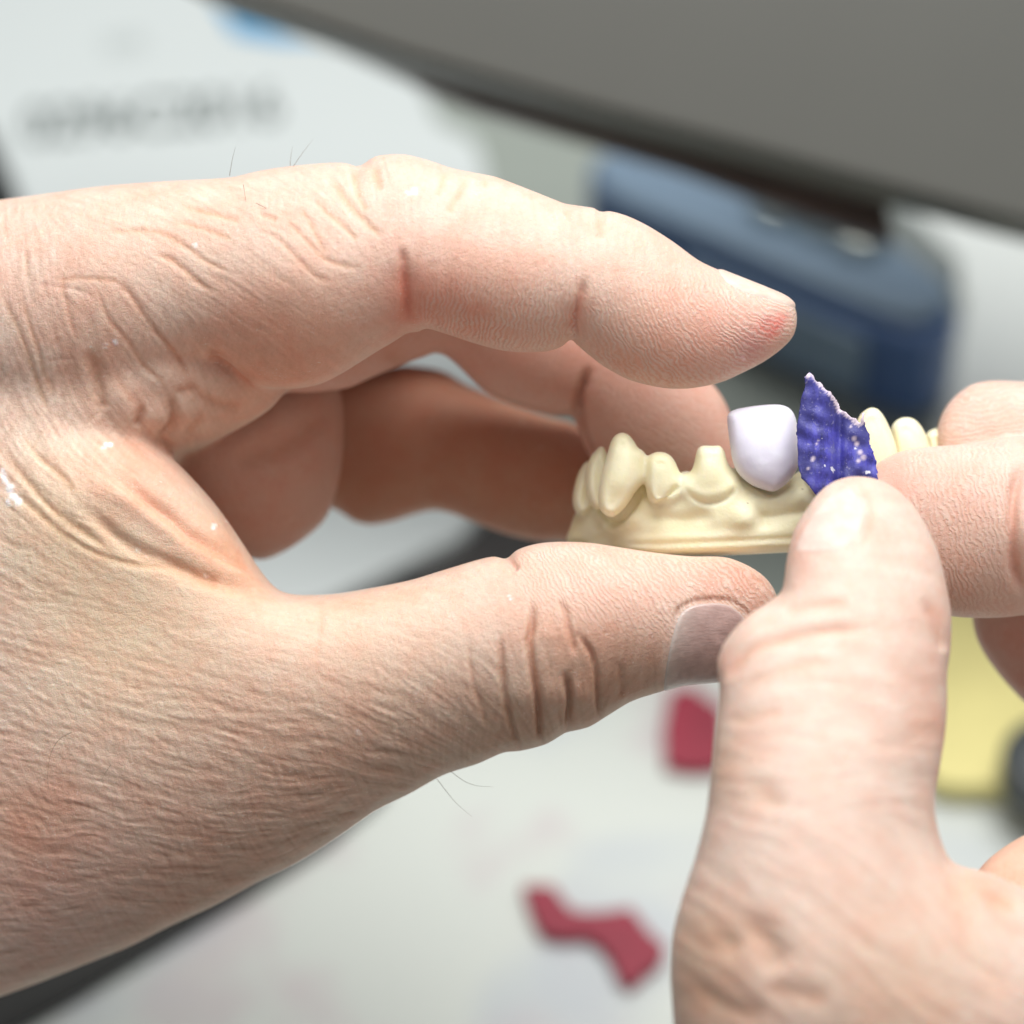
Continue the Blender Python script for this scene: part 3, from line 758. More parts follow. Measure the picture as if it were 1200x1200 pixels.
RL.stroke([(1203,535),(1194,555),(1188,580),(1186,610),(1186,640),(1190,672),(1203,705)], 4.5, -.13, fI, (.95, .66, .58), 7)
RL.blob(1215, 620, 22, .08, fI, (1.06, 1.1, 1.1)); RL.blob(1050, 560, 26, 0, fI, (.90, .76, .74)); RL.blob(1120, 680, 60, 0, fI, (.88, .74, .68)); RL.blob(1110, 600, 60, 0, fI, (1, .86, .82))
RL.blob(1150, 490, 50, 0, fM, (1, .84, .80)); RL.blob(1180, 780, 90, 0, fRR, (.85, .70, .68))
RL.col[LID == 1] *= (.92, .80, .78)
RL.col[LID == 3] *= (1, .84, .74)
W_, H_ = 440, 660
st = [[(850,800),(900,770),(1000,760),(1100,780)],[(840,900),(950,890),(1100,900)],[(830,1000),(900,1040),(960,1120)],[(800,1100),(860,1130),(950,1180)],[(1000,1000),(1100,1100),(1200,1180)],[(930,640),(1000,650),(1090,660)]]
c1 = lic(st, W_, H_, 780, 550, 4, 34, 11)
v1 = np.clip(grid_sample(c1, px - 780, pz - 550), -2, 2)
RL.h += fT * v1 * .0022 * np.clip((pz - 640) / 200, .25, 1.2)
RL.col *= (1 + (fT * .03 * v1)[:, None] * np.array([.8, 1, 1.15]))
V = V + NV * RL.h[:, None]
col = np.clip(RL.col * base * np.array([1.0, 1.0, 1.03]), .02, .95)
isI = LID == 4; isM = LID == 2
ph = np.where(isI, (px * .97 - (pz - 600) * .25 - .0008 * (pz - 620) ** 2) / 7.0, np.where(isM, (pz * .95 + px * .12 + .0006 * (px - 1150) ** 2) / 6.5, 0))
ms = np.where(isI, sstep(px, 1050, 1075) * .8 * (px < 1184), np.where(isM, .8, 0)) * np.clip(face * 1.5, 0, 1)
right = new_obj('hand', V, Q, MSKIN)
put_attr(right.data, 'skin_tone', np.concatenate([col, np.ones((len(V), 1))], 1), 'FLOAT_COLOR')
put_attr(right.data, 'ridges', np.stack([ph, ms, 0 * ph], 1), 'FLOAT_VECTOR')
tag(right, 'hand entering from the lower right, its upright thumb pinching blue paper against the forefinger', 'hand')
NAIL_R = nail_mat('thumb_nail', (.70, .53, .46), .6)
make_nail(V, Q, NV, (LID == 5) & (face > .02), [(978,568),(1000,564),(1014,578),(1022,598),(1017,622),(1004,642),(985,652),(960,655),(938,655),(924,650),(926,632),(938,608),(955,584)], .004, NAIL_R, right, edge=14)

# ---------------------------------------------------------------- hairs
MHAIR = simple_mat('dark_hair', (.16, .10, .065), .4)
def tube(path, r0, r1, n=6):
    P = np.array(path, float); T = np.gradient(P, axis=0); T /= np.linalg.norm(T, axis=1)[:, None]
    ref = np.array([.3, .9, .2]); A = np.cross(T, ref); A /= np.linalg.norm(A, axis=1)[:, None]; B = np.cross(T, A)
    a = np.arange(n) / n * 2 * np.pi; r = np.linspace(r0, r1, len(P))[:, None, None]
    Vt = P[:, None] + r * (np.cos(a)[None, :, None] * A[:, None] + np.sin(a)[None, :, None] * B[:, None])
    i = np.arange(len(P) - 1)[:, None] * n; j = np.arange(n)[None]; k = (j + 1) % n
    return Vt.reshape(-1, 3), np.stack([i + j, i + k, i + n + k, i + n + j], -1).reshape(-1, 4)
for pts, y0, y1 in [([(84,858),(70,866),(60,882),(56,905),(58,930),(66,952)], -.50, -.42), ([(130,896),(124,905),(119,914)], -.5, -.46),
      ([(269,206),(272,188),(276,172)], .2, -.1), ([(285,216),(287,228),(289,242)], -.32, -.36), ([(343,196),(354,180),(367,163)], .25, .5), ([(340,194),(341,182),(343,172)], .3, .45),
      ([(300,238),(312,244),(326,250)], -.5, -.5), ([(488,842),(476,844),(470,850)], -.72, -.70),
      ([(527,903),(545,916),(560,921),(578,922)], .3, .2), ([(512,913),(530,936),(541,947),(553,957)], .4, .3)]:
    P = spline(pts, 5, closed=False); yy = np.linspace(y0, y1, len(P)); s_ = (DIST + yy) / DIST
    Vh, Qh = tube(np.stack([(P[:, 0] - 600) / 100 * s_, yy, (600 - P[:, 1]) / 100 * s_], 1), .0032, .0009)
    new_obj('hair', Vh, Qh, MHAIR, left)
print('right', time.time() - T0)
# ================================================================ TOOTH MODEL
GUM = [('gum', Layer([(664,634),(668,618),(674,602),(684,590),(696,590),(712,600),(724,590),(738,572),(750,556),(758,560),(766,575),(776,572),(790,560),(803,552),(815,558),(830,570),(850,558),(865,548),
      (880,556),(895,570),(910,574),(925,562),(938,552),(952,560),(970,572),(1000,552),(1030,540),(1060,532),(1100,528),(1150,530),(1160,600),(1140,622),(1040,640),(920,644),(860,647),(800,649),(740,648),(700,642),(676,638)],
      [(670,620,1.5),(760,600,.75),(900,600,.45),(1000,600,.7),(1140,580,1.9)], k=5.0, blend=.05)),
  ('plinth', Layer([(690,641),(712,632),(735,626),(780,623),(850,620),(930,616),(1000,611),(1100,598),(1160,590),(1165,622),(1040,641),(920,645.5),(860,648.5),(800,650.5),(760,651),(720,647)],
      [(700,630,1.35),(760,630,.78),(900,630,.45),(1000,620,.7),(1150,600,1.9)], k=16, scale=3.2, blend=.12))]
TEETH = [
  ('a', Layer([(707,523),(697,529),(690,540),(686,560),(688,580),(698,598),(712,592),(716,560)], [(700,560,.95)], k=.5, scale=1.6, blend=.05)),
  ('b', Layer([(691,540),(681,548),(674,566),(671,588),(678,604),(690,602),(700,585),(700,555)], [(685,575,1.25)], k=.5, scale=1.6, blend=.05)),
  ('c', Layer([(714,523),(719,512),(727,507),(736,509),(743,517),(747,524),(755,530),(757,545),(755,562),(744,578),(733,594),(718,606),(705,600),(701,585),(703,566),(707,548),(711,534)], [(730,550,.42)], k=.5, scale=1.5, blend=.09)),
  ('d', Layer([(757,545),(760,535),(768,530),(778,530),(787,535),(793,545),(798,560),(802,575),(790,590),(772,594),(761,588),(757,570)], [(775,560,.36)], k=.5, scale=1.6, blend=.09)),
  ('e', Layer([(816,530),(819,524),(826,522),(835,522.5),(843,522),(848,527),(852,540),(857,552),(867,566),(868,582),(850,594),(830,598),(812,594),(798,580),(800,566),(810,553),(814,540)], [(832,555,.30),(832,590,.34)], k=.5, scale=1.35, blend=.16)),
  ('f', Layer([(945,500),(960,488),(985,488),(999,500),(1002,540),(998,580),(972,590),(948,575),(942,540)], [(970,530,.35)], k=.8, scale=1.2, blend=.05)),
  ('g', Layer([(1003,500),(1008,486),(1019,478),(1028,479),(1036,488),(1045,507),(1052,530),(1053,555),(1035,575),(1012,572),(1002,545)], [(1025,530,.62)], k=.8, scale=1.3, blend=.05)),
  ('h', Layer([(1044,503),(1050,493),(1060,489),(1071,491),(1080,500),(1087,515),(1092,535),(1088,560),(1060,566),(1048,540)], [(1065,530,1.0)], k=.8, scale=1.5, blend=.05)),
  ('i', Layer([(1084,512),(1089,505),(1097,502),(1108,504),(1118,514),(1126,530),(1126,555),(1095,560)], [(1105,530,1.4)], k=.8, scale=1.5, blend=.05)),
]
box = ((.5, 6.0), (-.6, 2.8), (-.7, 1.4)); vx = .026
ML = GUM + TEETH
def cut(Fd, xs, ys, zs):
    return Fd
Fd, org = grid_field(box, vx, [l for _, l in ML], cut)
V, Q = surface_nets(Fd, org, vx); del Fd
V = smooth_verts(V, Q, 2); V, Q = subdivide(V, Q, 1); NV = vnormals(V, Q)
RL = Relief(V, NV); px, pz = RL.px, RL.pz
face = np.clip(-NV[:, 1] * 2, 0, 1)
for p, w, d in [([(706,598),(711,608),(722,612),(733,604),(743,588),(752,570)], 3.0, -.05), ([(757,565),(759,582),(766,592),(776,590),(790,576),(801,562)], 2.8, -.045),
      ([(800,568),(812,584),(830,591),(850,586),(866,570)], 2.6, -.02), ([(800,562),(812,574),(830,580),(850,574),(864,562)], 4, .012),
      ([(868,566),(885,578),(907,586),(925,576),(938,560)], 3.5, .02),
      ([(880,602),(900,606),(930,600),(960,596)], 8, -.07), ([(700,615),(730,625),(745,605),(765,600),(800,596),(850,606)], 8, -.0),
      ([(745,600),(770,606),(800,610),(840,604)], 7, -.045), ([(860,578),(865,590),(868,602),(872,614),(875,628)], 10, .05), ([(882,588),(892,602),(897,622)], 4, -.015),
      ([(700,598),(708,615),(722,622),(735,615),(748,596)], 5, .03), ([(690,600),(700,612),(704,625)], 5, -.03),
      ([(757,512),(748,540),(730,590)], 3, 0), ([(736,512),(732,540),(722,585)], 9, .02)]:
    RL.stroke(p, w, d * 1.4, face)
for x, z, r, d in [(775,548,8,.02),(830,545,9,.015),(785,618,12,.02),(820,615,14,.015),(940,585,12,.03)]: RL.blob(x, z, r, d, face)
V = V + NV * RL.h[:, None]
V[:, 2] = V[:, 2]
NV = vnormals(V, Q)
ids = layer_ids(V, dict(ML), [n for n, _ in ML])
fid = ids[Q[:, 0]]
def stone_mat():
    m, nt, b = new_mat('yellow_die_stone')
    c = ramp(nt, noise(nt, 180, 4), [(.3, (.88, .80, .52)), (.7, (.93, .88, .65))])
    c = mix_rgb(nt, ramp(nt, noise(nt, 1600, 2), [(.62, (0, 0, 0)), (.72, (.35, .35, .35))]), c, (.84, .79, .58, 1))
    c = mix_rgb(nt, ramp(nt, noise(nt, 900, 1), [(.80, (0, 0, 0)), (.815, (.5, .5, .5))]), c, (.25, .18, .10, 1))
    nt.links.new(c, b.inputs['Base Color']); b.inputs['Roughness'].default_value = .48; b.inputs['Specular IOR Level'].default_value = .35
    b.inputs['Subsurface Weight'].default_value = .35; b.inputs['Subsurface Radius'].default_value = (1, .8, .4); b.inputs['Subsurface Scale'].default_value = .0025
    nt.links.new(bump(nt, noise(nt, 2600, 3), .00006, .7), b.inputs['Normal'])
    return m
MSTONE = stone_mat()
model = bpy.data.objects.new('dental_model', None); COL.objects.link(model)
tag(model, 'cream yellow stone model of a jaw section, its teeth standing up between the fingers', 'dental model')
model.location = to_world([(2.6, .5, -.5)])[0]
import mathutils
bpy.context.view_layer.update()
def part_of(root, name, V, Q, mat, vn=None):
    ids_, inv = np.unique(Q, return_inverse=True)
    W = to_world(V[ids_]) - np.array(root.location)
    me = mesh_from(name, W, inv.reshape(-1, Q.shape[1]))
    ob = bpy.data.objects.new(name, me); COL.objects.link(ob); me.materials.append(mat); ob.parent = root
    if vn is not None:
        n = vn[ids_]; nw = to_world(n) - to_world([(0, 0, 0)]); nw /= np.linalg.norm(nw, axis=1)[:, None]
        me.normals_split_custom_set_from_vertices([tuple(a) for a in nw])
    return ob
part_of(model, 'gum_base', V, Q[fid < 2], MSTONE, NV)
for t in range(2, len(ML)):
    if (fid == t).sum() > 40: part_of(model, 'tooth', V, Q[fid == t], MSTONE, NV)

# ---------------------------------------------------------------- loose crown
L = Layer([(852,490),(854,484),(861,480),(872,477.5),(890,475),(912,474),(923,477),(930,484),(934,497),(936,515),(937,532),(935,548),(928,560),(918,570),(907,576),
     (895,574),(880,568),(866,556),(859,542),(855,518)], [(895,500,.22),(895,570,.14)], k=2.6, scale=1.1, blend=.03)
Fd, org = grid_field(((2.4, 3.5), (-.6, 1.1), (.1, 1.4)), .022, [L])
V, Q = surface_nets(Fd, org, .022); V = smooth_verts(V, Q, 3); V, Q = subdivide(V, Q, 1); NV = vnormals(V, Q)
RL = Relief(V, NV); f = np.clip(-NV[:, 1] * 2, 0, 1)
RL.stroke([(872,490),(870,520),(880,550)], 9, .012, f); RL.stroke([(915,490),(918,520),(912,550)], 9, .012, f); RL.stroke([(893,485),(893,520),(895,545)], 7, -.008, f)
V = V + NV * RL.h[:, None]
m, nt, b = new_mat('lilac_wax')
nt.links.new(ramp(nt, noise(nt, 200, 3), [(.3, (.74, .71, .82)), (.7, (.80, .78, .87))]), b.inputs['Base Color'])
b.inputs['Roughness'].default_value = .42; b.inputs['Subsurface Weight'].default_value = .3; b.inputs['Subsurface Radius'].default_value = (1, .8, 1.1); b.inputs['Subsurface Scale'].default_value = .0015
nt.links.new(bump(nt, noise(nt, 900, 3), .00006, .5), b.inputs['Normal'])
tag(new_obj('porcelain_cap', V, Q, m), 'smooth pale lilac tooth cap seated on the front of the yellow tooth model', 'tooth cap')

# ---------------------------------------------------------------- blue marking paper
edge_pts = [(947,437),(943,452),(939,468),(936,484),(934,500),(934,516),(935,532),(936,548),(940,560),(947,569),(955,578),(965,592),(985,612),(1010,612),(1026,590),
  (1029,562),(1027,548),(1025,536),(1022,526),(1019,519),(1020,512),(1015,502),(1013,492),(1012,483),(1010,490),(1008,496),(1003,491),(998,489),(991,483),(984,479),(982,471),(977,464),(972,459),(966,454),(962,449),(957,447),(953,440)]
P = spline(edge_pts, 3)
rs = np.random.RandomState(8)
P = P + rs.randn(*P.shape) * .45
g = 1.6
xs = np.arange(928, 1036, g); zs = np.arange(430, 620, g)
D = signed_band(P, xs, zs, 30.)
X, Z = np.meshgrid(xs, zs)
gi = np.arange(X.size).reshape(X.shape)
q = np.stack([gi[:-1, :-1], gi[1:, :-1], gi[1:, 1:], gi[:-1, 1:]], -1).reshape(-1, 4)
q = q[(D.ravel()[q] > 0).sum(1) >= 2]
x, z, d = X.ravel().copy(), Z.ravel().copy(), D.ravel()
out = np.unique(q[(d[q] < 0).any(1)]); out = out[d[out] < .8]
Pq = np.roll(P, -1, 0)
for i in out:
    best = 1e9
    for a_, b_ in zip(P, Pq):
        d2, t = seg_dist2(x[i], z[i], a_, b_)
        if d2 < best: best = d2; pt = a_ + t * (b_ - a_)
    if best < 9: x[i], z[i] = pt
def crumple(x, z):
    y = -.34 - .10 * np.exp(-.5 * ((x - 950) / 16) ** 2)
    fold = x - (984 - .02 * (z - 480))
    y = y + .09 * np.exp(-.5 * (fold / 3.5) ** 2) + .08 * np.clip(fold / 40, 0, 1) - .03 * np.exp(-.5 * ((fold + 12) / 7) ** 2)
    y = y - .0012 * (z - 560) * (z < 560) * .6
    for k in range(9):
        a = rs.rand() * 3.14; w = 5 + 9 * rs.rand()
        y = y + .004 * np.sin((x * np.cos(a) + z * np.sin(a)) / w * 2 + rs.rand() * 6)
    return y
y = crumple(x, z); s_ = (DIST + y) / DIST
Vp = np.stack([(x - 600) / 100 * s_, y, (600 - z) / 100 * s_], 1)
ids_, inv = np.unique(q, return_inverse=True); q = inv.reshape(-1, 4)[:, ::-1]; Vp = Vp[ids_]
torn = spline([(953,438),(962,449),(972,458),(982,470),(985,479),(998,488),(1008,495),(1013,484)], 4, closed=False)
dd = np.full(len(ids_), 1e9); xi, zi = x[ids_], z[ids_]
for a_, b_ in zip(torn[:-1], torn[1:]): dd = np.minimum(dd, seg_dist2(xi, zi, a_, b_)[0])
dd = np.minimum(np.sqrt(dd), 1.2*np.hypot(xi - 947, zi - 440)); tornw = np.clip(2.0 - dd / 2.7 + rs.randn(len(dd)) * .3, 0, 1)
for fx, fz, fr in [(953,537,2.6),(952,539,2),(947,549,1.8),(1001,514,3),(1004,520,3),(1008,530,3),(1012,536,3.5),(1006,540,2.5),(997,500,1.6),(957,520,1.6),(959,516,1.2),(944,438,3)]:
    tornw = np.maximum(tornw, np.clip(1.3 - np.hypot(xi - fx, zi - fz) / fr, 0, .85))
m, nt, b = new_mat('blue_marking_paper')
at = N(nt, 'ShaderNodeAttribute', attribute_name='torn')
tcp = N(nt, 'ShaderNodeTexCoord', name='tc'); mpp = N(nt, 'ShaderNodeMapping'); nt.links.new(tcp.outputs['Object'], mpp.inputs[0]); mpp.inputs['Scale'].default_value = (1, .35, .35)
c = ramp(nt, noise(nt, 520, 5, .75, mpp.outputs[0]), [(.32, (.020, .020, .10)), (.46, (.055, .052, .30)), (.56, (.085, .08, .46)), (.66, (.12, .12, .40)), (.8, (.26, .26, .44))])
c = mix_rgb(nt, at.outputs['Fac'] if False else ramp(nt, noise(nt, 160, 2), [(.45, (0, 0, 0)), (.6, (.7, .7, .7))]), c, (.05, .05, .17, 1))
c = mix_rgb(nt, ramp(nt, noise(nt, 1500, 3, .7), [(.60, (0, 0, 0)), (.70, (.6, .6, .6))]), c, (.34, .32, .50, 1))
c = mix_rgb(nt, ramp(nt, noise(nt, 760, 2), [(.70, (0, 0, 0)), (.725, (.9, .9, .9))]), c, (.70, .70, .78, 1))
c = mix_rgb(nt, at.outputs['Fac'], c, (.74, .62, .72, 1))
nt.links.new(c, b.inputs['Base Color']); b.inputs['Roughness'].default_value = .5; b.inputs['Specular IOR Level'].default_value = .4
nt.links.new(bump(nt, noise(nt, 900, 4, .7), .0002, .7), b.inputs['Normal'])
paper = new_obj('marking_paper', Vp, q, m)
put_attr(paper.data, 'torn', tornw, 'FLOAT')
so = paper.modifiers.new('thickness', 'SOLIDIFY'); so.thickness = .00012; so.offset = 1
tag(paper, 'torn crumpled dark blue marking paper with frayed white edge, beside the lilac tooth cap', 'marking paper')
print('model', time.time() - T0)
# ================================================================ THE BENCH
def prism(name, outline, h0, h1, mat, bev=.15, seg=3, dx=0, dy=0, parent=None):
    """solid standing on the bench: outline in world cm (counter-clockwise or not), from height h0 to h1"""
    import bmesh
    bm = bmesh.new()
    vs = [bm.verts.new((x * .01, y * .01, h0 * .01)) for x, y in outline]
    f = bm.faces.new(vs); bm.normal_update()
    r = bmesh.ops.extrude_face_region(bm, geom=[f])
    up = [v for v in r['geom'] if isinstance(v, bmesh.types.BMVert)]
    for v in up: v.co.z = h1 * .01; v.co.x += dx * .01; v.co.y += dy * .01
    bmesh.ops.recalc_face_normals(bm, faces=bm.faces)
    if bev:
        e = [e for e in bm.edges if e.calc_face_angle(0) > .5]
        bmesh.ops.bevel(bm, geom=e, offset=bev * .01, segments=seg, affect='EDGES', profile=.5, clamp_overlap=True)
    me = bpy.data.meshes.new(name); bm.to_mesh(me); bm.free()
    me.polygons.foreach_set('use_smooth', np.ones(len(me.polygons), bool))
    ob = bpy.data.objects.new(name, me); COL.objects.link(ob); me.materials.append(mat)
    if parent: ob.parent = parent
    md = ob.modifiers.new('wn', 'WEIGHTED_NORMAL'); md.keep_sharp = True
    return ob
def seen(pts, h): return [table_xy(x, z, h) for x, z in pts]
def sheet(name, pts, h, mat, parent=None, z=None):
    Vs = [(x * .01, y * .01, (z if z is not None else h) * .01) for x, y in seen(pts, h)]
    me = bpy.data.meshes.new(name); me.from_pydata(Vs, [], [list(range(len(Vs)))]); me.update()
    ob = bpy.data.objects.new(name, me); COL.objects.link(ob); me.materials.append(mat)
    if parent: ob.parent = parent
    return ob
bench_m = simple_mat('grey_green_laminate', (.29, .32, .285), .35, .5, var=.06, scale=8)
me = bpy.data.meshes.new('bench_top'); me.from_pydata([(-1.5, -.3, 0), (1.5, -.3, 0), (1.5, 2.6, 0), (-1.5, 2.6, 0)], [], [(0, 1, 2, 3)])
bench = bpy.data.objects.new('bench_top', me); COL.objects.link(bench); me.materials.append(bench_m)
tag(bench, 'grey green workbench top under the papers', None, None, 'structure')

# white work sheet with faint smudges
m, nt, b = new_mat('used_white_paper')
c = mix_rgb(nt, ramp(nt, noise(nt, 34, 3), [(.52, (0, 0, 0)), (.64, (.6, .6, .6))]), (.58, .61, .565, 1), (.53, .46, .47, 1))
c = mix_rgb(nt, ramp(nt, noise(nt, 27, 2, .5, None, .3), [(.53, (0, 0, 0)), (.66, (.6, .6, .6))]), c, (.44, .48, .53, 1))
nt.links.new(c, b.inputs['Base Color']); b.inputs['Roughness'].default_value = .6
MPAPER = m
ws = prism('paper_sheet', seen([(-600,1000),(300,640),(800,700),(1085,890),(1500,900),(1900,2200),(-900,2200)], .05), .02, .06, MPAPER, 0)
tag(ws, 'large smudged white paper covering the near part of the bench under the hands', 'paper')
w2 = prism('paper_sheet', seen([(1032,205),(1130,345),(1118,440),(1080,560),(1240,720),(1600,700),(1600,180)], .05), .02, .07, simple_mat('white_paper', (.66, .69, .665), .6, var=.03, scale=20), 0)
tag(w2, 'plain white paper lying to the right of the blue tool body', 'paper')

# red wax
def wax(pts, h=.22):
    return prism('wax_scrap', seen(pts, .1), .08, .08 + h, MWAX, .03, 2)
MWAX = simple_mat('crimson_wax', (.26, .012, .034), .6, .5, var=.12, scale=120)
tag(wax([(785,815),(812,812),(830,826),(848,838),(850,905),(815,910),(779,904),(777,860)]), 'squarish crimson wax scrap, the one nearer the left thumb, half behind the right thumb', 'wax scrap', 'crimson wax scraps on the paper')
tag(wax([(612,1044),(634,1044),(650,1046),(660,1062),(672,1074),(692,1076),(718,1074),(738,1070),(750,1084),(760,1098),(780,1116),(774,1134),(756,1148),(738,1164),(726,1154),(716,1130),(702,1112),(686,1104),(658,1106),(636,1102),(624,1080)]), 'crooked two-lobed crimson wax scrap lying on open paper near the bottom', 'wax scrap', 'crimson wax scraps on the paper')

# yellow pad and the dark knob on it
ye = prism('note_pad', seen([(1060,640),(1240,640),(1260,925),(1120,925),(1090,918),(1060,800)], .5), .07, .6, simple_mat('yellow_paper', (.74, .66, .27), .6, var=.1, scale=30), .08)
tag(ye, 'pale yellow note pad behind the right thumb', 'note pad')
kx, ky = table_xy(1234, 896, 1.2)
a = np.arange(40) / 40 * 2 * np.pi
kn = prism('jar_lid', [(kx + 0.85 * math.cos(t), ky + 0.85 * math.sin(t)) for t in a], .62, 1.5, simple_mat('dark_plastic', (.035, .042, .045), .3, .5), .2)
tag(kn, 'round dark lid lying on the yellow note pad at the right edge', 'lid')

# blue tool body
MB1 = simple_mat('blue_plastic', (.07, .135, .30), .35, .5, var=.1, scale=30)
MB2 = simple_mat('grey_blue_cover', (.19, .27, .36), .34, .6, var=.06, scale=30)
blue_o = [(688,196),(700,174),(722,163),(760,160),(850,192),(960,243),(1060,298),(1112,338),(1127,358),(1118,378),(1085,398),(1040,385),(950,347),(830,288),(720,235),(694,215)]
bt = bpy.data.objects.new('tool_case', None); COL.objects.link(bt)
tag(bt, 'long rounded blue plastic tool case lying diagonally behind the forefinger', 'tool case')
o2 = seen(blue_o, 2.3)
prism('case_body', o2, .1, 2.2, MB1, .35, 4, parent=bt)
cx, cy = np.mean(o2, 0)
prism('case_lid', [(cx + (x - cx) * .965, cy + (y - cy) * .88) for x, y in o2], 2.205, 2.5, MB2, .2, 3, parent=bt)  # lid coloured paler to stand in for light reflected off the case top
lo = seen([(790,308),(860,338),(985,398),(1015,420),(1012,440),(985,442),(860,388),(790,350)], 1.2)
lo = [(x, y - .0) for x, y in lo]
prism('side_panel', [(x, y - .12) for x, y in seen([(800,318),(1010,412),(1012,424),(800,330)], 1.3)], .5, 1.9, MB2, .05, 2, parent=bt)
for (ax, az) in [(915,232),(968,248),(1010,268)]:  # discs added to stand in for the highlights on the case top
    x, y = table_xy(ax, az, 2.7)
    k = prism('highlight_disc', [(x + .55 * math.cos(t), y + .55 * math.sin(t)) for t in a], 2.5, 2.9, simple_mat('highlight_metal', (.62, .64, .58), .25, .5, 1.0), .12, 3, parent=bt)
dk = prism('dark_piece', seen([(1035,258),(1062,280),(1122,340),(1118,370),(1060,360),(1010,300)], .3), .1, 1.2, simple_mat('dark_grey_plain', (.17, .19, .18), .5), .2)  # low dark grey block filling the wedge beside the blue case
dk.name = 'dark_block'; tag(dk, 'dark grey block beside the far end of the blue tool case', 'dark block')

# white printed case, top left
cs = bpy.data.objects.new('storage_case', None); COL.objects.link(cs)
tag(cs, 'white plastic storage case with grey printed code and blue label, behind the left hand', 'storage case')
MW = simple_mat('white_plastic', (.60, .64, .63), .35, .5, var=.02, scale=10)
prism('case_body', seen([(-260,-200),(120,-120),(262,-6),(385,48),(440,55),(470,64),(488,80),(500,105),(515,140),(535,150),(556,158),(568,185),(585,300),(590,500),(560,600),(538,626),(380,704),(300,720),(160,620),(60,400),(20,232),(-10,160),(-120,0)], .7), .1, .7, MW, .15, 3, parent=cs)
lab = sheet('blue_label', [(240,-60),(255,8),(275,40),(325,48),(372,47),(415,46),(430,-60)], .7, simple_mat('cyan_print', (.02, .27, .52), .45), cs, z=.712)
MI = simple_mat('grey_ink', (.13, .15, .145), .6)
tx, ty = table_xy(28, 168, .7); ux, uy = table_xy(330, 142, .7)
cu = bpy.data.curves.new('printed_code', 'FONT'); cu.body = '0296C2016'; cu.size = .0136; cu.extrude = .00004; cu.space_character = 1.0; cu.offset = .0003
tmp = bpy.data.objects.new('tmp', cu); COL.objects.link(tmp); bpy.context.view_layer.update()
me = bpy.data.meshes.new_from_object(tmp.evaluated_get(bpy.context.evaluated_depsgraph_get())); bpy.data.objects.remove(tmp)
tw = max(v.co.x for v in me.vertices)
t = bpy.data.objects.new('printed_code', me); COL.objects.link(t); me.materials.append(MI); t.parent = cs
L_ = math.hypot(ux - tx, uy - ty) * .01; t.location = (tx * .01, ty * .01, .00708); t.scale = (L_ / tw, 1.05, 1); t.rotation_euler = (0, 0, math.atan2(uy - ty, ux - tx))
t2 = sheet('faint_print', [(118,42),(168,38),(172,58),(122,64)], .7, simple_mat('pale_ink', (.50, .54, .53), .6), cs, z=.712)

# dark slabs added as shade: shadow side of the case, hand shadow below the wrist
MD = simple_mat('charcoal_shade', (.045, .041, .039), .7)
tr = prism('case_shade', seen([(-200,150),(-40,140),(30,260),(200,640),(320,800),(560,760),(640,640),(660,560),(600,480),(400,500)], .3), .08, .35, MD, .08)
tag(tr, 'charcoal slab standing in for the shaded side and shadow of the white case', 'case_shade')
fa = prism('hand_shade', seen([(-500,900),(-100,960),(120,1000),(330,940),(440,900),(460,915),(385,980),(285,1045),(195,1098),(95,1158),(-20,1222),(-200,1360),(-500,1500)], .4), .08, .4, simple_mat('black_shade', (.03, .03, .028), .8), .15, 4)
tag(fa, 'dark slab standing in for the shadow under the lower edge of the left hand', 'hand shade')

# grey lamp housing across the top right
def slab(name, pts, y0, y1, mat, bev, parent=None):
    import bmesh
    bm = bmesh.new(); s0 = (DIST + y0) / DIST
    base_ = [((x - 600) / 100 * s0, (600 - z) / 100 * s0) for x, z in pts]
    vs = [bm.verts.new(tuple(to_world([(x, y0, z)])[0])) for x, z in base_]
    f = bm.faces.new(vs); r = bmesh.ops.extrude_face_region(bm, geom=[f])
    dv = mathutils.Vector(to_world([(0, y1, 0)])[0] - to_world([(0, y0, 0)])[0])
    for v in r['geom']:
        if isinstance(v, bmesh.types.BMVert): v.co += dv
    bmesh.ops.recalc_face_normals(bm, faces=bm.faces)
    bmesh.ops.bevel(bm, geom=[e for e in bm.edges if e.calc_face_angle(0) > .3], offset=bev * .01, segments=4, affect='EDGES', profile=.5)
    me = bpy.data.meshes.new(name); bm.to_mesh(me); bm.free()
    me.polygons.foreach_set('use_smooth', np.ones(len(me.polygons), bool))
    ob = bpy.data.objects.new(name, me); COL.objects.link(ob); me.materials.append(mat)
    ob.modifiers.new('wn', 'WEIGHTED_NORMAL')
    if parent: ob.parent = parent
    return ob
lh = bpy.data.objects.new('machine_arm', None); COL.objects.link(lh)
tag(lh, 'broad grey metal arm crossing the top right corner above the bench', 'machine arm')
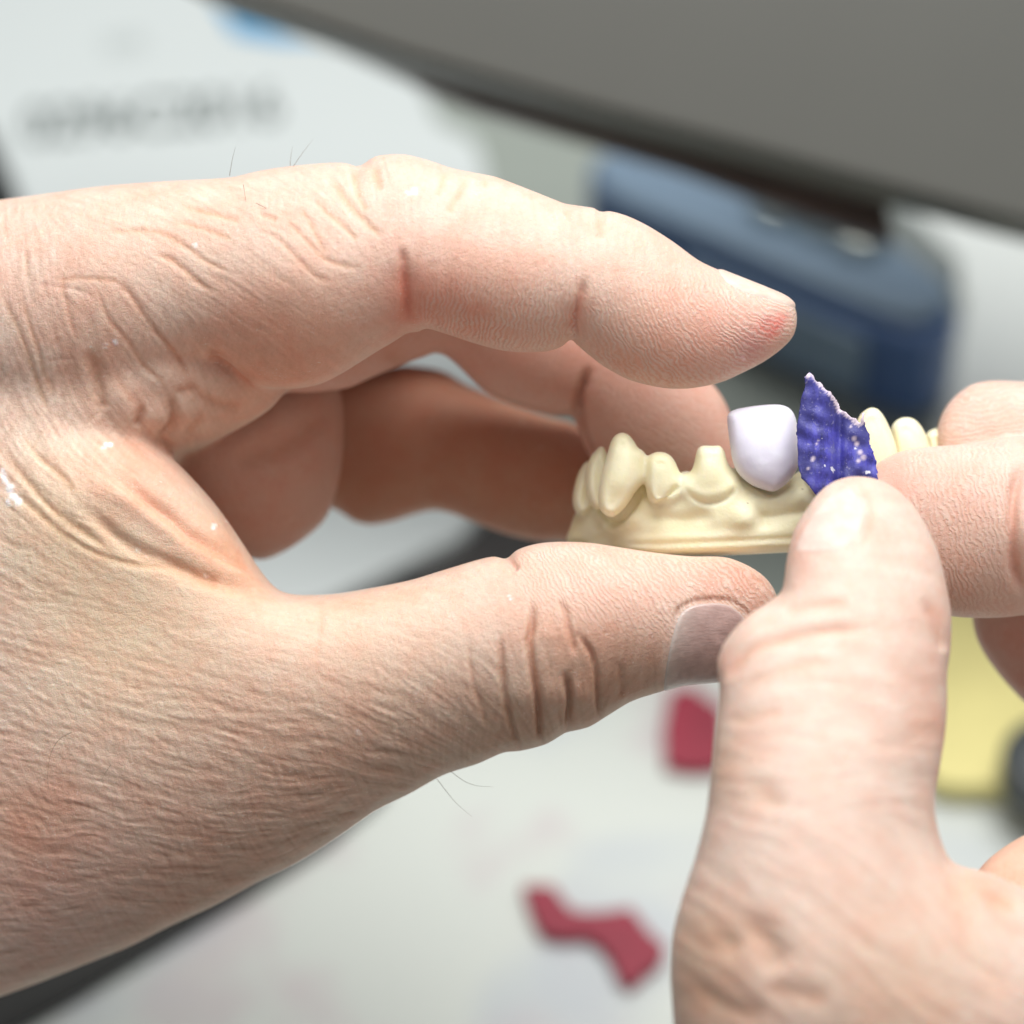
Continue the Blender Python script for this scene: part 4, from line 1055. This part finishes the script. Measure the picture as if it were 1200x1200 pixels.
slab('arm_body', [(120,-80),(262,-8),(480,66),(700,128),(860,170),(1035,218),(1200,262),(1500,340),(1500,-260),(120,-260)], 11.5, 14, simple_mat('grey_paint', (.10, .10, .088), .45, .5, var=.05, scale=14), .15, lh)
slab('reflection_strip', [(300,10),(480,92),(500,104),(560,128),(700,168),(800,198),(900,236),(960,258),(1050,284),(1035,205),(860,140),(480,30)], 14.05, 15, simple_mat('brown_reflection', (.085, .058, .048), .3, .5, .4, var=.3, scale=40), .12, lh)  # strip added to carry the brown reflections on the arm's underside
# ================================================================ EYE AND LIGHT
cam = bpy.data.objects.new('camera', bpy.data.cameras.new('camera')); COL.objects.link(cam)
cam.data.lens = 120; cam.data.sensor_width = 36; cam.data.clip_start = .01; cam.data.clip_end = 50
cam.location = to_world([(0, -DIST, 0)])[0]; cam.rotation_euler = (math.pi/2 - PITCH, 0, 0)
cam.data.dof.use_dof = True; cam.data.dof.focus_distance = (DIST - .2) * .01
cam.data.dof.aperture_fstop = .12 / .0122; cam.data.dof.aperture_blades = 0
SC.camera = cam
w = bpy.data.worlds.new('World'); SC.world = w; w.use_nodes = True
w.node_tree.nodes['Background'].inputs[0].default_value = (.93, .97, 1.0, 1)
w.node_tree.nodes['Background'].inputs[1].default_value = .31
def area(name, loc_c, tgt_c, size, power, col=(1, 1, 1)):
    l = bpy.data.lights.new(name, 'AREA'); l.shape = 'DISK'; l.size = size; l.energy = power; l.color = col
    o = bpy.data.objects.new(name, l); COL.objects.link(o)
    a = to_world([loc_c])[0]; b = to_world([tgt_c])[0]
    o.location = a; o.rotation_euler = (mathutils.Vector(b) - mathutils.Vector(a)).to_track_quat('-Z', 'Y').to_euler()
    return o
area('bench_lamp', (8, -27, 45), (0, 0, 0), .44, 5.2, (1, .995, .98))
SC.view_settings.view_transform = 'Standard'; SC.view_settings.look = 'None'
SC.view_settings.exposure = 0; SC.view_settings.gamma = 1
SC.cycles.use_denoising = True
SC.cycles.max_bounces = 6; SC.cycles.adaptive_threshold = .02
print('done', time.time() - T0)
